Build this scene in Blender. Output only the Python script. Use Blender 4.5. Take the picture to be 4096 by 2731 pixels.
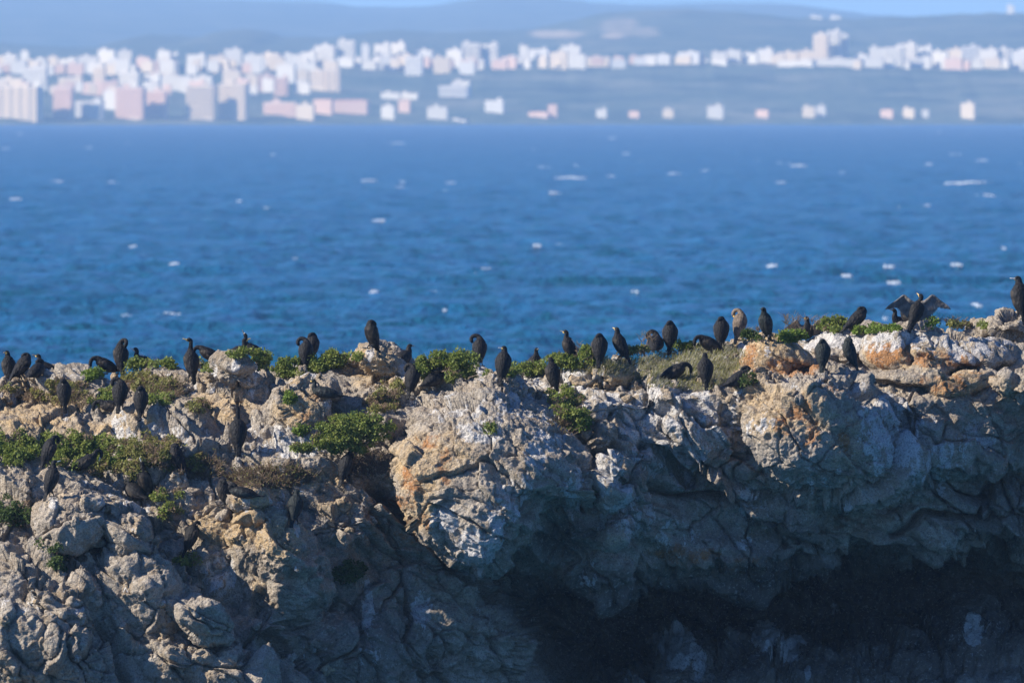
import bpy, math, random, time
import numpy as np
from mathutils import Vector, Matrix, Quaternion, Euler
from concurrent.futures import ThreadPoolExecutor

T0 = time.time()
for o in list(bpy.data.objects):
    bpy.data.objects.remove(o)
scene = bpy.context.scene
COL = scene.collection
R = math.radians

# ------------------------------------------------------------------ camera
K = 14.0 / 200.0 / 4096.0            # tangent of one photo pixel
EYE = 9.2                            # camera height above the sea
PY0 = 440.0                          # photo row of the eye level
LENS = 36.0 / (4096 * K)
cam_d = bpy.data.cameras.new('camera')
cam = bpy.data.objects.new('camera', cam_d)
COL.objects.link(cam)
cam.location = (0, 0, EYE)
cam.rotation_euler = (R(90), 0, 0)
cam_d.sensor_width = 36.0
cam_d.lens = LENS
cam_d.shift_y = -(1365.5 - PY0) / 4096.0
cam_d.clip_start = 1.0
cam_d.clip_end = 60000.0
cam_d.dof.use_dof = True
cam_d.dof.focus_distance = 200.5
cam_d.dof.aperture_fstop = 6.0
scene.camera = cam

def at(px, py, Y):
    """world point seen at a photo pixel and a given distance"""
    return Vector(((px - 2048.0) * K * Y, Y, EYE + (PY0 - py) * K * Y))

# ------------------------------------------------------------------ light
SUN_EL, SUN_BACK = 35.0, -7.0        # elevation; degrees the sun stands beyond the rock's left
to_sun = Vector((-math.cos(R(SUN_EL)) * math.cos(R(SUN_BACK)),
                 math.cos(R(SUN_EL)) * math.sin(R(SUN_BACK)), math.sin(R(SUN_EL))))
world = bpy.data.worlds.new('World')
scene.world = world
world.use_nodes = True
wn = world.node_tree.nodes
wn.clear()
wo = wn.new('ShaderNodeOutputWorld')
wb = wn.new('ShaderNodeBackground')
sky = wn.new('ShaderNodeTexSky')
sky.sky_type = 'NISHITA'
sky.sun_disc = False
sky.sun_elevation = R(SUN_EL)
sky.sun_rotation = math.atan2(to_sun.x, to_sun.y)
sky.altitude = 20.0
sky.air_density = 0.7
sky.dust_density = 0.0
sky.ozone_density = 10.0
wb.inputs['Strength'].default_value = 0.09
tint = wn.new('ShaderNodeMix'); tint.data_type = 'RGBA'; tint.blend_type = 'MULTIPLY'
tint.inputs[0].default_value = 1.0; tint.inputs[7].default_value = (0.88, 1.0, 1.20, 1.0)
world.node_tree.links.new(sky.outputs[0], tint.inputs[6])
world.node_tree.links.new(tint.outputs[2], wb.inputs[0])
world.node_tree.links.new(wb.outputs[0], wo.inputs[0])
sun_d = bpy.data.lights.new('sun', 'SUN')
sun_d.energy = 5.0
sun_d.angle = R(0.53)
sun_d.color = (1.0, 0.93, 0.83)
sun = bpy.data.objects.new('sun', sun_d)
COL.objects.link(sun)
sun.rotation_euler = to_sun.to_track_quat('Z', 'Y').to_euler()
sun.location = to_sun * 300

vs = scene.view_settings
vs.view_transform = 'Standard'
vs.look = 'None'
vs.exposure = 0.72
vs.gamma = 1.0
vs.use_curve_mapping = False
scene.render.engine = 'CYCLES'
cy = scene.cycles
cy.use_denoising = True
cy.max_bounces = 6
cy.diffuse_bounces = 3
cy.glossy_bounces = 2
cy.transmission_bounces = 2
cy.transparent_max_bounces = 4
cy.volume_bounces = 2
cy.sample_clamp_indirect = 4.0

# ------------------------------------------------------------------ object helpers
def put(name, me, mat=None, parent=None, label=None, cat=None, group=None, kind=None):
    o = bpy.data.objects.new(name, me)
    COL.objects.link(o)
    if mat is not None and me is not None and len(me.materials) == 0:
        me.materials.append(mat)
    if parent is not None:
        o.parent = parent
    tag(o, label, cat, group, kind)
    return o

def tag(o, label=None, cat=None, group=None, kind=None):
    if label: o['label'] = label
    if cat: o['category'] = cat
    if group: o['group'] = group
    if kind: o['kind'] = kind

def mesh_np(name, V, F, smooth=True, attrs=None, cols=None):
    """mesh from numpy arrays; F is an (n,3) or (n,4) array of indices"""
    V = np.ascontiguousarray(V, dtype=np.float32)
    F = np.ascontiguousarray(F, dtype=np.int32)
    me = bpy.data.meshes.new(name)
    n, k = F.shape
    me.vertices.add(len(V))
    me.vertices.foreach_set('co', V.ravel())
    me.loops.add(n * k)
    me.loops.foreach_set('vertex_index', F.ravel())
    me.polygons.add(n)
    me.polygons.foreach_set('loop_start', np.arange(0, n * k, k, dtype=np.int32))
    try:
        me.polygons.foreach_set('loop_total', np.full(n, k, dtype=np.int32))
    except Exception:
        pass
    me.polygons.foreach_set('use_smooth', np.full(n, smooth, dtype=bool))
    me.update(calc_edges=True)
    for nm, a in (attrs or {}).items():
        at_ = me.attributes.new(nm, 'FLOAT', 'POINT')
        at_.data.foreach_set('value', np.ascontiguousarray(a, dtype=np.float32).ravel())
    return me

class MB:
    """collects polygons for one mesh"""
    def __init__(self):
        self.v = []; self.f = []
    def add(self, vs, fs):
        n = len(self.v)
        self.v += [tuple(p) for p in vs]
        self.f += [tuple(i + n for i in f) for f in fs]
    def box(self, c, s, rz=0.0):
        cx, cy_, cz = c; hx, hy, hz = s[0] / 2, s[1] / 2, s[2] / 2
        co, si = math.cos(rz), math.sin(rz)
        vs = []
        for dz in (-hz, hz):
            for dx, dy in ((-hx, -hy), (hx, -hy), (hx, hy), (-hx, hy)):
                vs.append((cx + dx * co - dy * si, cy_ + dx * si + dy * co, cz + dz))
        self.add(vs, [(3, 2, 1, 0), (4, 5, 6, 7), (0, 1, 5, 4), (1, 2, 6, 5), (2, 3, 7, 6), (3, 0, 4, 7)])
    def mesh(self, name, smooth=False):
        me = bpy.data.meshes.new(name)
        me.from_pydata(self.v, [], self.f)
        if smooth:
            me.polygons.foreach_set('use_smooth', np.full(len(self.f), True))
        me.update()
        return me

# ------------------------------------------------------------------ numpy noise
def _hash(ix, iy, iz, seed):
    h = (ix.astype(np.uint32) * np.uint32(73856093)) ^ (iy.astype(np.uint32) * np.uint32(19349663)) \
        ^ (iz.astype(np.uint32) * np.uint32(83492791)) ^ np.uint32((seed * 2654435761) & 0xffffffff)
    h ^= h >> np.uint32(15); h *= np.uint32(0x2c1b3c6d)
    h ^= h >> np.uint32(12); h *= np.uint32(0x297a2d39)
    h ^= h >> np.uint32(15)
    return h

def _u(h):
    return (h & np.uint32(0xffffff)).astype(np.float32) / np.float32(16777215.0)

_pool = ThreadPoolExecutor(4)
def par(fn, P, *a):
    n = len(P)
    if n < 20000:
        return fn(P, *a)
    cut = np.array_split(np.arange(n), 8)
    res = list(_pool.map(lambda c: fn(P[c[0]:c[-1] + 1], *a), cut))
    if isinstance(res[0], tuple):
        return tuple(np.concatenate([r[i] for r in res]) for i in range(len(res[0])))
    return np.concatenate(res)

def _vnoise(P, seed):
    f = np.floor(P); i = f.astype(np.int32); t = (P - f).astype(np.float32)
    t = t * t * t * (t * (t * 6 - 15) + 10)
    r = 0
    for dx in (0, 1):
        wx = t[:, 0] if dx else 1 - t[:, 0]
        for dy in (0, 1):
            wy = t[:, 1] if dy else 1 - t[:, 1]
            for dz in (0, 1):
                wz = t[:, 2] if dz else 1 - t[:, 2]
                r = r + wx * wy * wz * _u(_hash(i[:, 0] + dx, i[:, 1] + dy, i[:, 2] + dz, seed))
    return r * 2 - 1
def vnoise(P, seed=0):
    return par(_vnoise, P, seed)

def fbm(P, octaves=4, seed=0, gain=0.5, lac=2.03, ridged=False, billow=False):
    a, s, r, q = 1.0, 0.0, 0, P.astype(np.float32)
    for k in range(octaves):
        n = vnoise(q + k * 17.31, seed + k)
        if ridged: n = 1 - 2 * np.abs(n)
        elif billow: n = 2 * np.abs(n) - 1
        r = r + a * n; s += a
        a *= gain; q = q * lac
    return r / s

def _worley(P, seed):
    """F1, F2, id-randoms (3) and offset vector to the nearest feature point"""
    f = np.floor(P).astype(np.int32)
    n = len(P)
    d1 = np.full(n, 9.0, np.float32); d2 = np.full(n, 9.0, np.float32)
    hid = np.zeros(n, np.uint32); off = np.zeros((n, 3), np.float32)
    P = P.astype(np.float32)
    for dx in (-1, 0, 1):
        for dy in (-1, 0, 1):
            for dz in (-1, 0, 1):
                h = _hash(f[:, 0] + dx, f[:, 1] + dy, f[:, 2] + dz, seed)
                h2 = h * np.uint32(1664525) + np.uint32(1013904223)
                h3 = h2 * np.uint32(22695477) + np.uint32(12345)
                vx = f[:, 0] + dx + _u(h) - P[:, 0]
                vy = f[:, 1] + dy + _u(h2 >> np.uint32(4)) - P[:, 1]
                vz = f[:, 2] + dz + _u(h3 >> np.uint32(6)) - P[:, 2]
                d = np.sqrt(vx * vx + vy * vy + vz * vz)
                m = d < d1
                d2 = np.where(m, d1, np.minimum(d2, d))
                d1 = np.where(m, d, d1)
                hid = np.where(m, h, hid)
                off[m, 0] = vx[m]; off[m, 1] = vy[m]; off[m, 2] = vz[m]
    r = hid * np.uint32(747796405) + np.uint32(2891336453)
    r2 = r * np.uint32(1103515245) + np.uint32(12345)
    r3 = r2 * np.uint32(134775813) + np.uint32(1)
    rnd = np.stack([_u(r >> np.uint32(5)), _u(r2 >> np.uint32(6)), _u(r3 >> np.uint32(4))], 1)
    return d1, d2, rnd, off
def worley(P, seed=0):
    return par(_worley, P, seed)

def sstep(a, b, x):
    t = np.clip((x - a) / (b - a), 0, 1)
    return t * t * (3 - 2 * t)

# ------------------------------------------------------------------ node helpers
def new_mat(name):
    m = bpy.data.materials.new(name)
    m.use_nodes = True
    nt = m.node_tree
    nt.nodes.clear()
    return m, nt

class NT:
    def __init__(self, nt):
        self.nt = nt
    def n(self, typ, **kw):
        x = self.nt.nodes.new(typ)
        for k, v in kw.items():
            setattr(x, k, v)
        return x
    def link(self, a, b):
        self.nt.links.new(a, b)
    def val(self, sock, v):
        if hasattr(v, 'is_output') or isinstance(v, bpy.types.NodeSocket):
            self.link(v, sock)
        else:
            sock.default_value = v
    def math(self, op, a, b=0.0, c=0.0, clamp=False):
        x = self.n('ShaderNodeMath', operation=op, use_clamp=clamp)
        for s, v in zip(x.inputs, (a, b, c)):
            self.val(s, v)
        return x.outputs[0]
    def mix(self, f, a, b, blend='MIX'):
        x = self.n('ShaderNodeMix', data_type='RGBA', blend_type=blend)
        self.val(x.inputs[0], f)
        for s, v in ((x.inputs[6], a), (x.inputs[7], b)):
            if isinstance(v, tuple) and len(v) == 3: v = v + (1.0,)
            self.val(s, v)
        return x.outputs[2]
    def ramp(self, f, stops, interp='LINEAR'):
        x = self.n('ShaderNodeValToRGB')
        x.color_ramp.interpolation = interp
        e = x.color_ramp.elements
        while len(e) < len(stops): e.new(0.5)
        for q, (p, c) in zip(e, stops):
            q.position = p
            q.color = (c, c, c, 1) if isinstance(c, (int, float)) else tuple(c) + (1,) * (4 - len(c))
        self.val(x.inputs[0], f)
        return x.outputs[0]
    def noise(self, vec, scale, detail=4, rough=0.55, dist=0.0, typ='FBM', out=0):
        x = self.n('ShaderNodeTexNoise', noise_dimensions='3D')
        try: x.noise_type = typ
        except Exception: pass
        if vec is not None: self.link(vec, x.inputs['Vector'])
        x.inputs['Scale'].default_value = scale
        x.inputs['Detail'].default_value = detail
        x.inputs['Roughness'].default_value = rough
        x.inputs['Distortion'].default_value = dist
        return x.outputs[out]
    def voro(self, vec, scale, feature='F1', out=0, rand=1.0):
        x = self.n('ShaderNodeTexVoronoi', feature=feature)
        if vec is not None: self.link(vec, x.inputs['Vector'])
        x.inputs['Scale'].default_value = scale
        x.inputs['Randomness'].default_value = rand
        return x.outputs[out]
    def bump(self, h, strength=0.5, dist=0.02, normal=None):
        x = self.n('ShaderNodeBump')
        x.inputs['Strength'].default_value = strength
        x.inputs['Distance'].default_value = dist
        self.link(h, x.inputs['Height'])
        if normal is not None: self.link(normal, x.inputs['Normal'])
        return x.outputs[0]
    def out(self, col, rough=0.9, spec=0.3, normal=None, **kw):
        b = self.n('ShaderNodeBsdfPrincipled')
        if isinstance(col, tuple) and len(col) == 3: col = col + (1.0,)
        self.val(b.inputs['Base Color'], col)
        self.val(b.inputs['Roughness'], rough)
        self.val(b.inputs['Specular IOR Level'], spec)
        if normal is not None: self.link(normal, b.inputs['Normal'])
        for k, v in kw.items(): self.val(b.inputs[k], v)
        o = self.n('ShaderNodeOutputMaterial')
        self.link(b.outputs[0], o.inputs['Surface'])
        return b

def simple_mat(name, col, rough=0.8, spec=0.3, var=0.15, scale=8.0):
    m, nt = new_mat(name)
    N = NT(nt)
    g = N.n('ShaderNodeNewGeometry').outputs['Position']
    f = N.noise(g, scale, 4)
    dark = tuple(c * (1 - var) for c in col); lite = tuple(min(1, c * (1 + var)) for c in col)
    N.out(N.mix(f, dark, lite), rough, spec)
    return m
# ================================================================== THE ROCK
def rock_material():
    m, nt = new_mat('weathered_limestone')
    N = NT(nt)
    pos = N.n('ShaderNodeNewGeometry').outputs['Position']
    A = lambda nm: N.n('ShaderNodeAttribute', attribute_name=nm).outputs['Fac']
    big = N.noise(pos, 0.9, 5, 0.6)
    mid = N.noise(pos, 3.5, 6, 0.65)
    fine = N.noise(pos, 14.0, 5, 0.7)
    grain = N.noise(pos, 45.0, 3, 0.7)
    # cream limestone with grey weathering
    c = N.mix(N.ramp(mid, [(0.33, 0.0), (0.66, 1.0)]), (0.285, 0.215, 0.140), (0.50, 0.435, 0.345))
    c = N.mix(N.ramp(big, [(0.45, 0.0), (0.66, 0.85)]), c, (0.37, 0.325, 0.265))
    # ochre iron staining
    f = N.math('ADD', A('ochre'), N.math('MULTIPLY', N.math('SUBTRACT', mid, 0.5), 1.5))
    f = N.ramp(f, [(0.32, 0.0), (0.8, 1.0)])
    oc = N.mix(N.ramp(fine, [(0.35, 0.0), (0.7, 1.0)]), (0.40, 0.265, 0.125), (0.58, 0.45, 0.275))
    c = N.mix(f, c, oc)
    # rust
    f = N.math('ADD', A('rust'), N.math('MULTIPLY', N.math('SUBTRACT', N.noise(pos, 5.0, 6, 0.7), 0.5), 2.2))
    f = N.ramp(f, [(0.38, 0.0), (0.68, 0.9)])
    c = N.mix(f, c, N.mix(fine, (0.34, 0.13, 0.035), (0.47, 0.235, 0.085)))
    # darker brown over cave, undercuts and lower cliff: their shade put into the colour
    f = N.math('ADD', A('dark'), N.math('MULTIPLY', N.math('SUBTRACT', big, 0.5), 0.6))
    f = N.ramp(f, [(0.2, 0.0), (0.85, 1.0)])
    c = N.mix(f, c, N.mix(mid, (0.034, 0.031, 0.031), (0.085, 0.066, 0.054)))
    # guano: pale crust running down
    st = N.n('ShaderNodeVectorMath', operation='MULTIPLY')
    N.link(pos, st.inputs[0]); st.inputs[1].default_value = (1.0, 1.0, 0.38)
    run = N.noise(st.outputs[0], 5.2, 7, 0.72)
    f = N.math('ADD', A('guano'), N.math('MULTIPLY', N.math('SUBTRACT', run, 0.5), 2.6))
    f = N.ramp(f, [(0.455, 0.0), (0.565, 1.0)])
    c = N.mix(N.math('MULTIPLY', f, 0.88), c, N.mix(fine, (0.50, 0.48, 0.45), (0.74, 0.71, 0.66)))
    # grain, speckled lichen, dark pits
    c = N.mix(N.ramp(grain, [(0.36, 0.7), (0.5, 0.0)]), c, (0.13, 0.11, 0.095))
    c = N.mix(N.ramp(N.noise(pos, 21.0, 5, 0.75), [(0.55, 0.0), (0.68, 0.65)]), c, (0.62, 0.57, 0.49))
    lich = N.ramp(N.noise(pos, 9.0, 6, 0.8), [(0.58, 0.0), (0.66, 0.6)])
    c = N.mix(lich, c, (0.155, 0.15, 0.145))
    v1 = N.voro(pos, 11.0); v2 = N.voro(pos, 27.0)
    h = N.math('ADD', N.math('MULTIPLY', fine, 1.0), N.math('MULTIPLY', grain, 0.45))
    h = N.math('ADD', h, N.math('MULTIPLY', v1, 0.55))
    h = N.math('ADD', h, N.math('MULTIPLY', v2, 0.3))
    N.out(c, 0.93, 0.18, N.bump(h, 1.0, 0.05))
    return m
ROCK = rock_material()

# ---- profiles of the islet: photo columns, each a run of (photo row, distance) from foot to ridge
PROF = {
 -900: [(3050,197.3),(2750,197.8),(2560,198.2),(2350,198.6),(2150,199.3),(1980,199.9),(1800,200.9),(1690,202.0),(1600,203.2)],
    0: [(3050,197.0),(2750,197.6),(2560,198.0),(2350,198.5),(2150,199.2),(1950,199.8),(1770,200.8),(1660,202.0),(1555,203.4)],
  250: [(3050,197.0),(2750,197.6),(2560,198.0),(2350,198.5),(2150,199.2),(1950,199.7),(1760,200.7),(1630,202.0),(1484,203.4)],
  520: [(3050,197.0),(2750,197.7),(2560,198.1),(2350,198.5),(2150,199.2),(1950,199.7),(1750,200.7),(1620,201.9),(1500,203.4)],
  800: [(3050,197.3),(2750,197.9),(2560,198.3),(2350,198.7),(2150,199.2),(1950,199.7),(1740,200.7),(1600,201.9),(1480,203.4)],
 1080: [(3050,197.8),(2750,198.3),(2560,198.6),(2350,198.9),(2150,199.4),(1950,199.8),(1740,200.6),(1590,201.8),(1462,203.3)],
 1350: [(3050,199.1),(2750,199.4),(2560,199.5),(2350,199.6),(2150,199.7),(1950,200.0),(1730,200.6),(1560,201.8),(1425,203.3)],
 1600: [(3050,199.6),(2750,199.8),(2560,199.9),(2350,200.0),(2180,200.1),(1950,200.1),(1720,200.5),(1590,201.6),(1470,203.2)],
 1850: [(3050,200.2),(2750,200.3),(2560,200.3),(2400,200.4),(2290,200.5),(2000,199.9),(1680,200.1),(1560,201.4),(1482,203.0)],
 2050: [(3050,200.8),(2750,200.8),(2560,200.9),(2440,201.3),(2330,201.3),(2000,199.9),(1620,200.0),(1560,201.2),(1486,203.0)],
 2200: [(3050,202.6),(2760,203.6),(2560,204.2),(2400,203.6),(2280,201.2),(1980,199.8),(1640,200.1),(1560,201.2),(1478,203.0)],
 2400: [(3050,201.4),(2750,203.4),(2560,205.2),(2345,203.4),(2372,200.9),(1950,200.0),(1610,200.2),(1530,201.3),(1458,203.2)],
 2650: [(3050,201.2),(2740,202.6),(2500,205.8),(2225,203.6),(2288,201.3),(1880,200.4),(1600,200.4),(1510,201.5),(1408,203.6)],
 3000: [(3050,201.2),(2735,202.6),(2480,206.0),(2245,203.8),(2318,201.5),(1830,200.5),(1560,200.5),(1480,201.7),(1362,204.0)],
 3250: [(3050,201.2),(2735,202.6),(2460,206.0),(2215,203.8),(2285,201.7),(1800,200.6),(1520,200.4),(1455,201.6),(1350,204.0)],
 3450: [(3050,201.2),(2735,202.6),(2440,206.0),(2150,203.9),(2232,201.8),(1810,201.0),(1590,200.9),(1480,202.2),(1333,204.0)],
 3700: [(3050,201.2),(2735,202.6),(2430,206.0),(2205,203.9),(2278,201.9),(1840,201.2),(1620,201.1),(1480,202.2),(1312,204.0)],
 3900: [(3050,201.2),(2735,202.6),(2420,206.0),(2140,203.9),(2205,202.0),(1830,201.4),(1620,201.2),(1480,202.3),(1300,204.0)],
 4096: [(3050,201.2),(2735,202.6),(2410,206.0),(2060,203.9),(2130,202.1),(1780,201.5),(1570,201.2),(1440,202.3),(1285,204.0)],
 5000: [(3050,201.2),(2735,202.6),(2400,206.0),(2060,203.9),(2130,202.3),(1780,201.9),(1570,201.5),(1440,202.5),(1290,204.0)],
}
def pchip(xs, ys, x):
    """monotone cubic through (xs, ys[:, ...]) sampled at x"""
    xs = np.asarray(xs, float); ys = np.asarray(ys, float)
    h = np.diff(xs); d = np.diff(ys, axis=0) / h.reshape((-1,) + (1,) * (ys.ndim - 1))
    m = np.zeros_like(ys)
    w = (d[:-1] * d[1:]) > 0
    m[1:-1] = np.where(w, 2 * d[:-1] * d[1:] / np.where(w, d[:-1] + d[1:], 1), 0)
    m[0], m[-1] = d[0], d[-1]
    i = np.clip(np.searchsorted(xs, x) - 1, 0, len(xs) - 2)
    sh = (-1,) + (1,) * (ys.ndim - 1)
    t = ((x - xs[i]) / h[i]).reshape(sh); hh = h[i].reshape(sh)
    return ((1 + 2 * t) * (1 - t) ** 2 * ys[i] + t * (1 - t) ** 2 * hh * m[i]
            + t * t * (3 - 2 * t) * ys[i + 1] + t * t * (t - 1) * hh * m[i + 1])

def seg_dist(px, py, pts):
    """distance in photo pixels to a polyline"""
    d = np.full(px.shape, 1e9)
    for (x0, y0), (x1, y1) in zip(pts[:-1], pts[1:]):
        dx, dy = x1 - x0, y1 - y0
        t = np.clip(((px - x0) * dx + (py - y0) * dy) / (dx * dx + dy * dy), 0, 1)
        d = np.minimum(d, np.hypot(px - x0 - t * dx, py - y0 - t * dy))
    return d

def blob(px, py, items, warp):
    """soft union of elliptical patches (x, y, rx, ry, strength)"""
    r = np.zeros(px.shape)
    for x, y, rx, ry, s in items:
        q = np.hypot((px - x) / rx, (py - y) / ry) + warp
        r = np.maximum(r, s * (1 - sstep(0.45, 1.25, q)))
    return r

OCHRE = [(150,1660,260,110,.75),(330,1720,200,60,.7),(520,1690,140,80,.6),(880,1640,160,90,.7),(800,1560,70,90,.6),(1190,1650,120,90,.8),
         (1480,1460,140,90,.7),(1040,1980,140,60,.8),(930,2120,190,90,.9),(1130,2120,120,120,.7),(820,2080,120,90,.7),(1300,1920,150,60,.7),
         (1330,2010,140,60,.6),(1690,1870,190,170,.74),(1800,1800,120,120,.6),(1660,2060,120,90,.75),(1960,2160,110,60,.6),(2560,1560,130,60,.7),
         (3080,1640,180,150,.7),(3020,1570,120,60,.7),(3230,1640,140,130,.6),(3400,1780,120,200,.45),(3060,1420,200,110,.95),(3620,1560,220,60,.4),
         (3650,1420,260,70,.75),(3870,1540,190,90,.8),(4030,1560,90,90,.6),(2440,1490,90,60,.85),(470,1520,120,50,.35),(260,1990,120,60,.4),
         (1700,2420,300,150,.35),(1500,2250,200,120,.35),(3500,2100,500,120,.3),(2800,2260,300,60,.4),(2450,2140,60,60,.5)]
RUST = [(3560,1415,120,55,.8),(3760,1440,260,45,.68),(3620,1380,90,30,.5),(3200,1640,60,90,.55),(3120,1700,40,80,.5),(1640,1930,50,110,.5),(1730,1760,60,50,.5),(3800,1530,150,60,.55),(3180,1470,160,45,.7),(3000,1430,60,80,.5),(3100,1470,120,40,.5),
        (1215,1640,40,60,.5),(1590,2010,90,40,.6),(1700,2090,90,40,.5),(1780,1880,40,110,.45),(1680,1800,40,80,.4),(3250,1750,50,120,.5),(3380,1760,30,110,.55),
        (3330,1560,90,40,.4),(1260,1600,60,40,.35),(1480,2080,60,90,.4),(1620,2180,120,90,.35),(2740,2220,220,50,.5),(3050,2260,200,60,.4),(3900,1500,120,40,.5),(4040,1900,90,200,.35)]
GUANO = [(2470,1620,160,90,.62),(2200,1700,90,120,.55),(2140,1830,60,70,.6),(1930,1720,140,60,.6),(2700,1560,120,60,.6),(1990,2150,50,90,.7),(2060,2000,40,110,.62),(1900,2190,140,110,.75),(1790,2080,70,70,.8),(1980,2080,70,130,.6),(2290,1960,60,110,.75),(2100,1940,60,80,.5),(1990,1960,40,50,.45),
         (2440,1900,70,150,.7),(2280,1540,110,60,.75),(2120,1560,200,70,.5),(1900,1640,260,80,.45),(2050,1660,120,110,.45),(2700,1430,170,40,.7),(2560,1450,120,40,.7),(2620,1700,280,210,.6),
         (2560,1620,240,60,.4),(2880,1700,140,130,.55),(3560,1370,300,50,.6),(3850,1390,220,80,.55),(3300,1360,160,40,.75),(3580,1700,160,220,.6),(3420,1560,120,50,.35),
         (3000,1990,80,80,.45),(2760,1920,80,80,.35),(620,1760,300,80,.42),(1150,1790,180,50,.6),(1080,1720,160,40,.5),(1050,1540,110,60,.35),(1180,1500,120,60,.4),(500,1860,180,60,.35),
         (470,2010,120,50,.45),(880,2290,80,130,.5),(1130,2010,60,60,.35),(1430,2130,110,70,.5),(1470,2440,30,110,.85),(1690,2440,60,110,.6),(1480,2620,60,60,.45),
         (2710,2590,90,90,.95),(2640,2560,90,40,.8),(2800,2680,40,90,.8),(3060,2540,60,70,.9),(3160,2600,60,70,.9),(3230,2690,20,60,.9),(3890,2540,50,90,.95),(3950,2500,60,30,.5),
         (2500,2690,60,30,.55),(3700,2490,70,60,.4),(3330,2440,50,40,.4),(2980,2180,50,30,.5),(3380,2030,40,25,.6),(1870,1720,90,60,.5),(3250,1550,200,60,.35),(3060,1690,50,60,.5),
         (2350,2280,50,90,.5),(2700,2120,170,80,.4),(3700,1880,170,130,.5),(2500,2050,120,160,.5),(3250,1900,160,80,.4),(3880,1750,120,120,.45),(100,2400,150,60,.35),(300,2440,120,40,.35),(780,2620,100,60,.3),(0,1560,120,40,.4),(350,1490,120,40,.4)]
PERCHES = [(36,1535),(82,1524),(141,1515),(200,1512),(432,1494),(484,1494),(590,1486),(766,1520),(848,1452),(935,1448),(1022,1436),(1222,1474),(1246,1450),(1473,1396),(256,1634),(480,1636),(452,1648),(563,1666),(195,1868),(205,1985),(333,1882),(580,1990),(542,2000),(703,1890),(765,2210),(952,1805),(1305,1592),(890,2030),(975,1992),(1180,2092),(1382,1932),(1602,1468),(1648,1580),(1728,1550),(1918,1462),(2012,1524),(2138,1486),(2278,1458),(2212,1562),(2398,1454),(2478,1440),(2622,1406),(2680,1402),(2690,1520),(2822,1544),(2948,1552),(2846,1410),(2885,1386),(2958,1360),(3064,1362),(3225,1362),(3412,1334),(3640,1312),(3655,1310),(3612,1330),(4082,1276),(3388,1466),(3290,1478)]
GUANO += [(x + 6, y + 26, 20, 42, .62) for x, y in PERCHES]       # droppings run down below the perches
SHADE_PAINT = [(3300,2480,1300,340,.72),(2500,2500,420,300,.72),(2150,2420,200,160,.6),(1500,2560,500,280,.40),(500,2560,900,260,.12),(4000,2050,300,200,.45),(2300,2380,240,110,.7),(3100,2150,500,120,.35),(2250,2160,160,110,.55),(1250,2400,260,160,.25),(100,2650,400,150,.25)]  # shade of cave, undercuts and lower slope painted as dark patches
CRACKS = [([(1490,1930),(1560,2010),(1640,2090),(1730,2165),(1800,2240),(1900,2330),(2010,2420)],22,.8),
          ([(2290,1740),(2325,1850),(2345,1960),(2330,2040)],10,.35),([(2330,1860),(2400,1800),(2450,1780)],8,.25),
          ([(560,1570),(640,1640),(720,1700),(820,1735),(940,1740),(1090,1720),(1180,1730)],14,.35),
          ([(1080,1520),(1105,1600),(1130,1680),(1210,1735)],13,.35),
          ([(1480,2050),(1560,2140),(1590,2200),(1640,2240)],10,.22),
          ([(440,2060),(445,2130),(470,2190),(440,2240),(330,2280)],13,.3),
          ([(3560,1478),(3720,1482),(3860,1490),(3960,1488),(4090,1462)],10,.35),
          ([(3800,1540),(3900,1520),(3990,1530)],8,.25),
          ([(2600,1930),(2750,1990),(2900,2010),(3080,1990),(3240,1975),(3420,1990)],16,.45),
          ([(2560,1760),(2680,1860),(2760,1930)],18,.4),
          ([(3560,2120),(3700,2050),(3900,2060),(4096,2150)],14,.4),([(3900,2060),(3960,1950),(4096,1900)],12,.35),
          ([(720,2180),(860,2300),(940,2420),(1010,2520),(1080,2731)],14,.28),([(340,2440),(460,2560),(520,2731)],14,.25),
          ([(1090,2430),(1010,2580),(1150,2731)],10,.2),([(2020,2330),(2000,2420),(2090,2480)],10,.3),
          ([(1610,2290),(1640,2480),(1580,2600)],9,.2),([(3300,1580),(3340,1700),(3420,1840)],9,.2)]
# broad swellings and hollows: x, y, rx, ry, metres (towards the viewer)
SWELL = [(3080,1640,190,150,.45),(3350,1600,170,120,.30),(3180,1900,260,130,.35),(2720,1760,230,150,.30),(2500,1950,110,200,.45),(2640,2100,150,90,.3),(3480,1900,170,170,.35),
         (3760,1800,190,150,.45),(2720,1880,130,80,-.22),(3450,2010,200,80,-.25),(4000,1800,120,160,.3),(4060,2050,130,130,.4),
         (90,2350,150,130,.45),(260,2460,140,120,.5),(80,2620,190,140,.55),(330,2640,160,110,.35),(560,2330,160,110,.35),(620,2450,130,90,.3),(1050,2180,150,130,.4),(900,2300,110,110,-.25),
         (990,2370,110,120,-.35),(700,2660,140,90,.35),(900,2700,170,90,.45),(1250,2250,150,120,-.2),(1350,2100,120,100,.25),(1150,2300,140,140,.2),(1430,2600,190,190,.3),(1750,2540,170,120,.35),
         (1350,2430,100,120,-.2),(1180,2600,110,130,-.25),(1960,2560,110,140,.3),(2700,2640,190,80,.4),(3100,2640,240,100,.5),(3500,2660,260,90,.5),(3850,2560,160,130,.4),
         (2820,2200,230,70,.35),(3150,2200,200,70,.3),(3600,2150,200,90,.3),(2420,2280,120,80,.35),(3000,2450,300,60,.4),(3500,2420,260,60,.4),(760,1690,110,70,.2),(560,1690,120,60,.2),(180,1700,200,60,.2),(330,1780,160,40,-.2),(1180,1870,160,40,.15)]

def project(P):
    return 2048 + P[:, 0] / (P[:, 1] * K), PY0 - (P[:, 2] - EYE) / (P[:, 1] * K)

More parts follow.
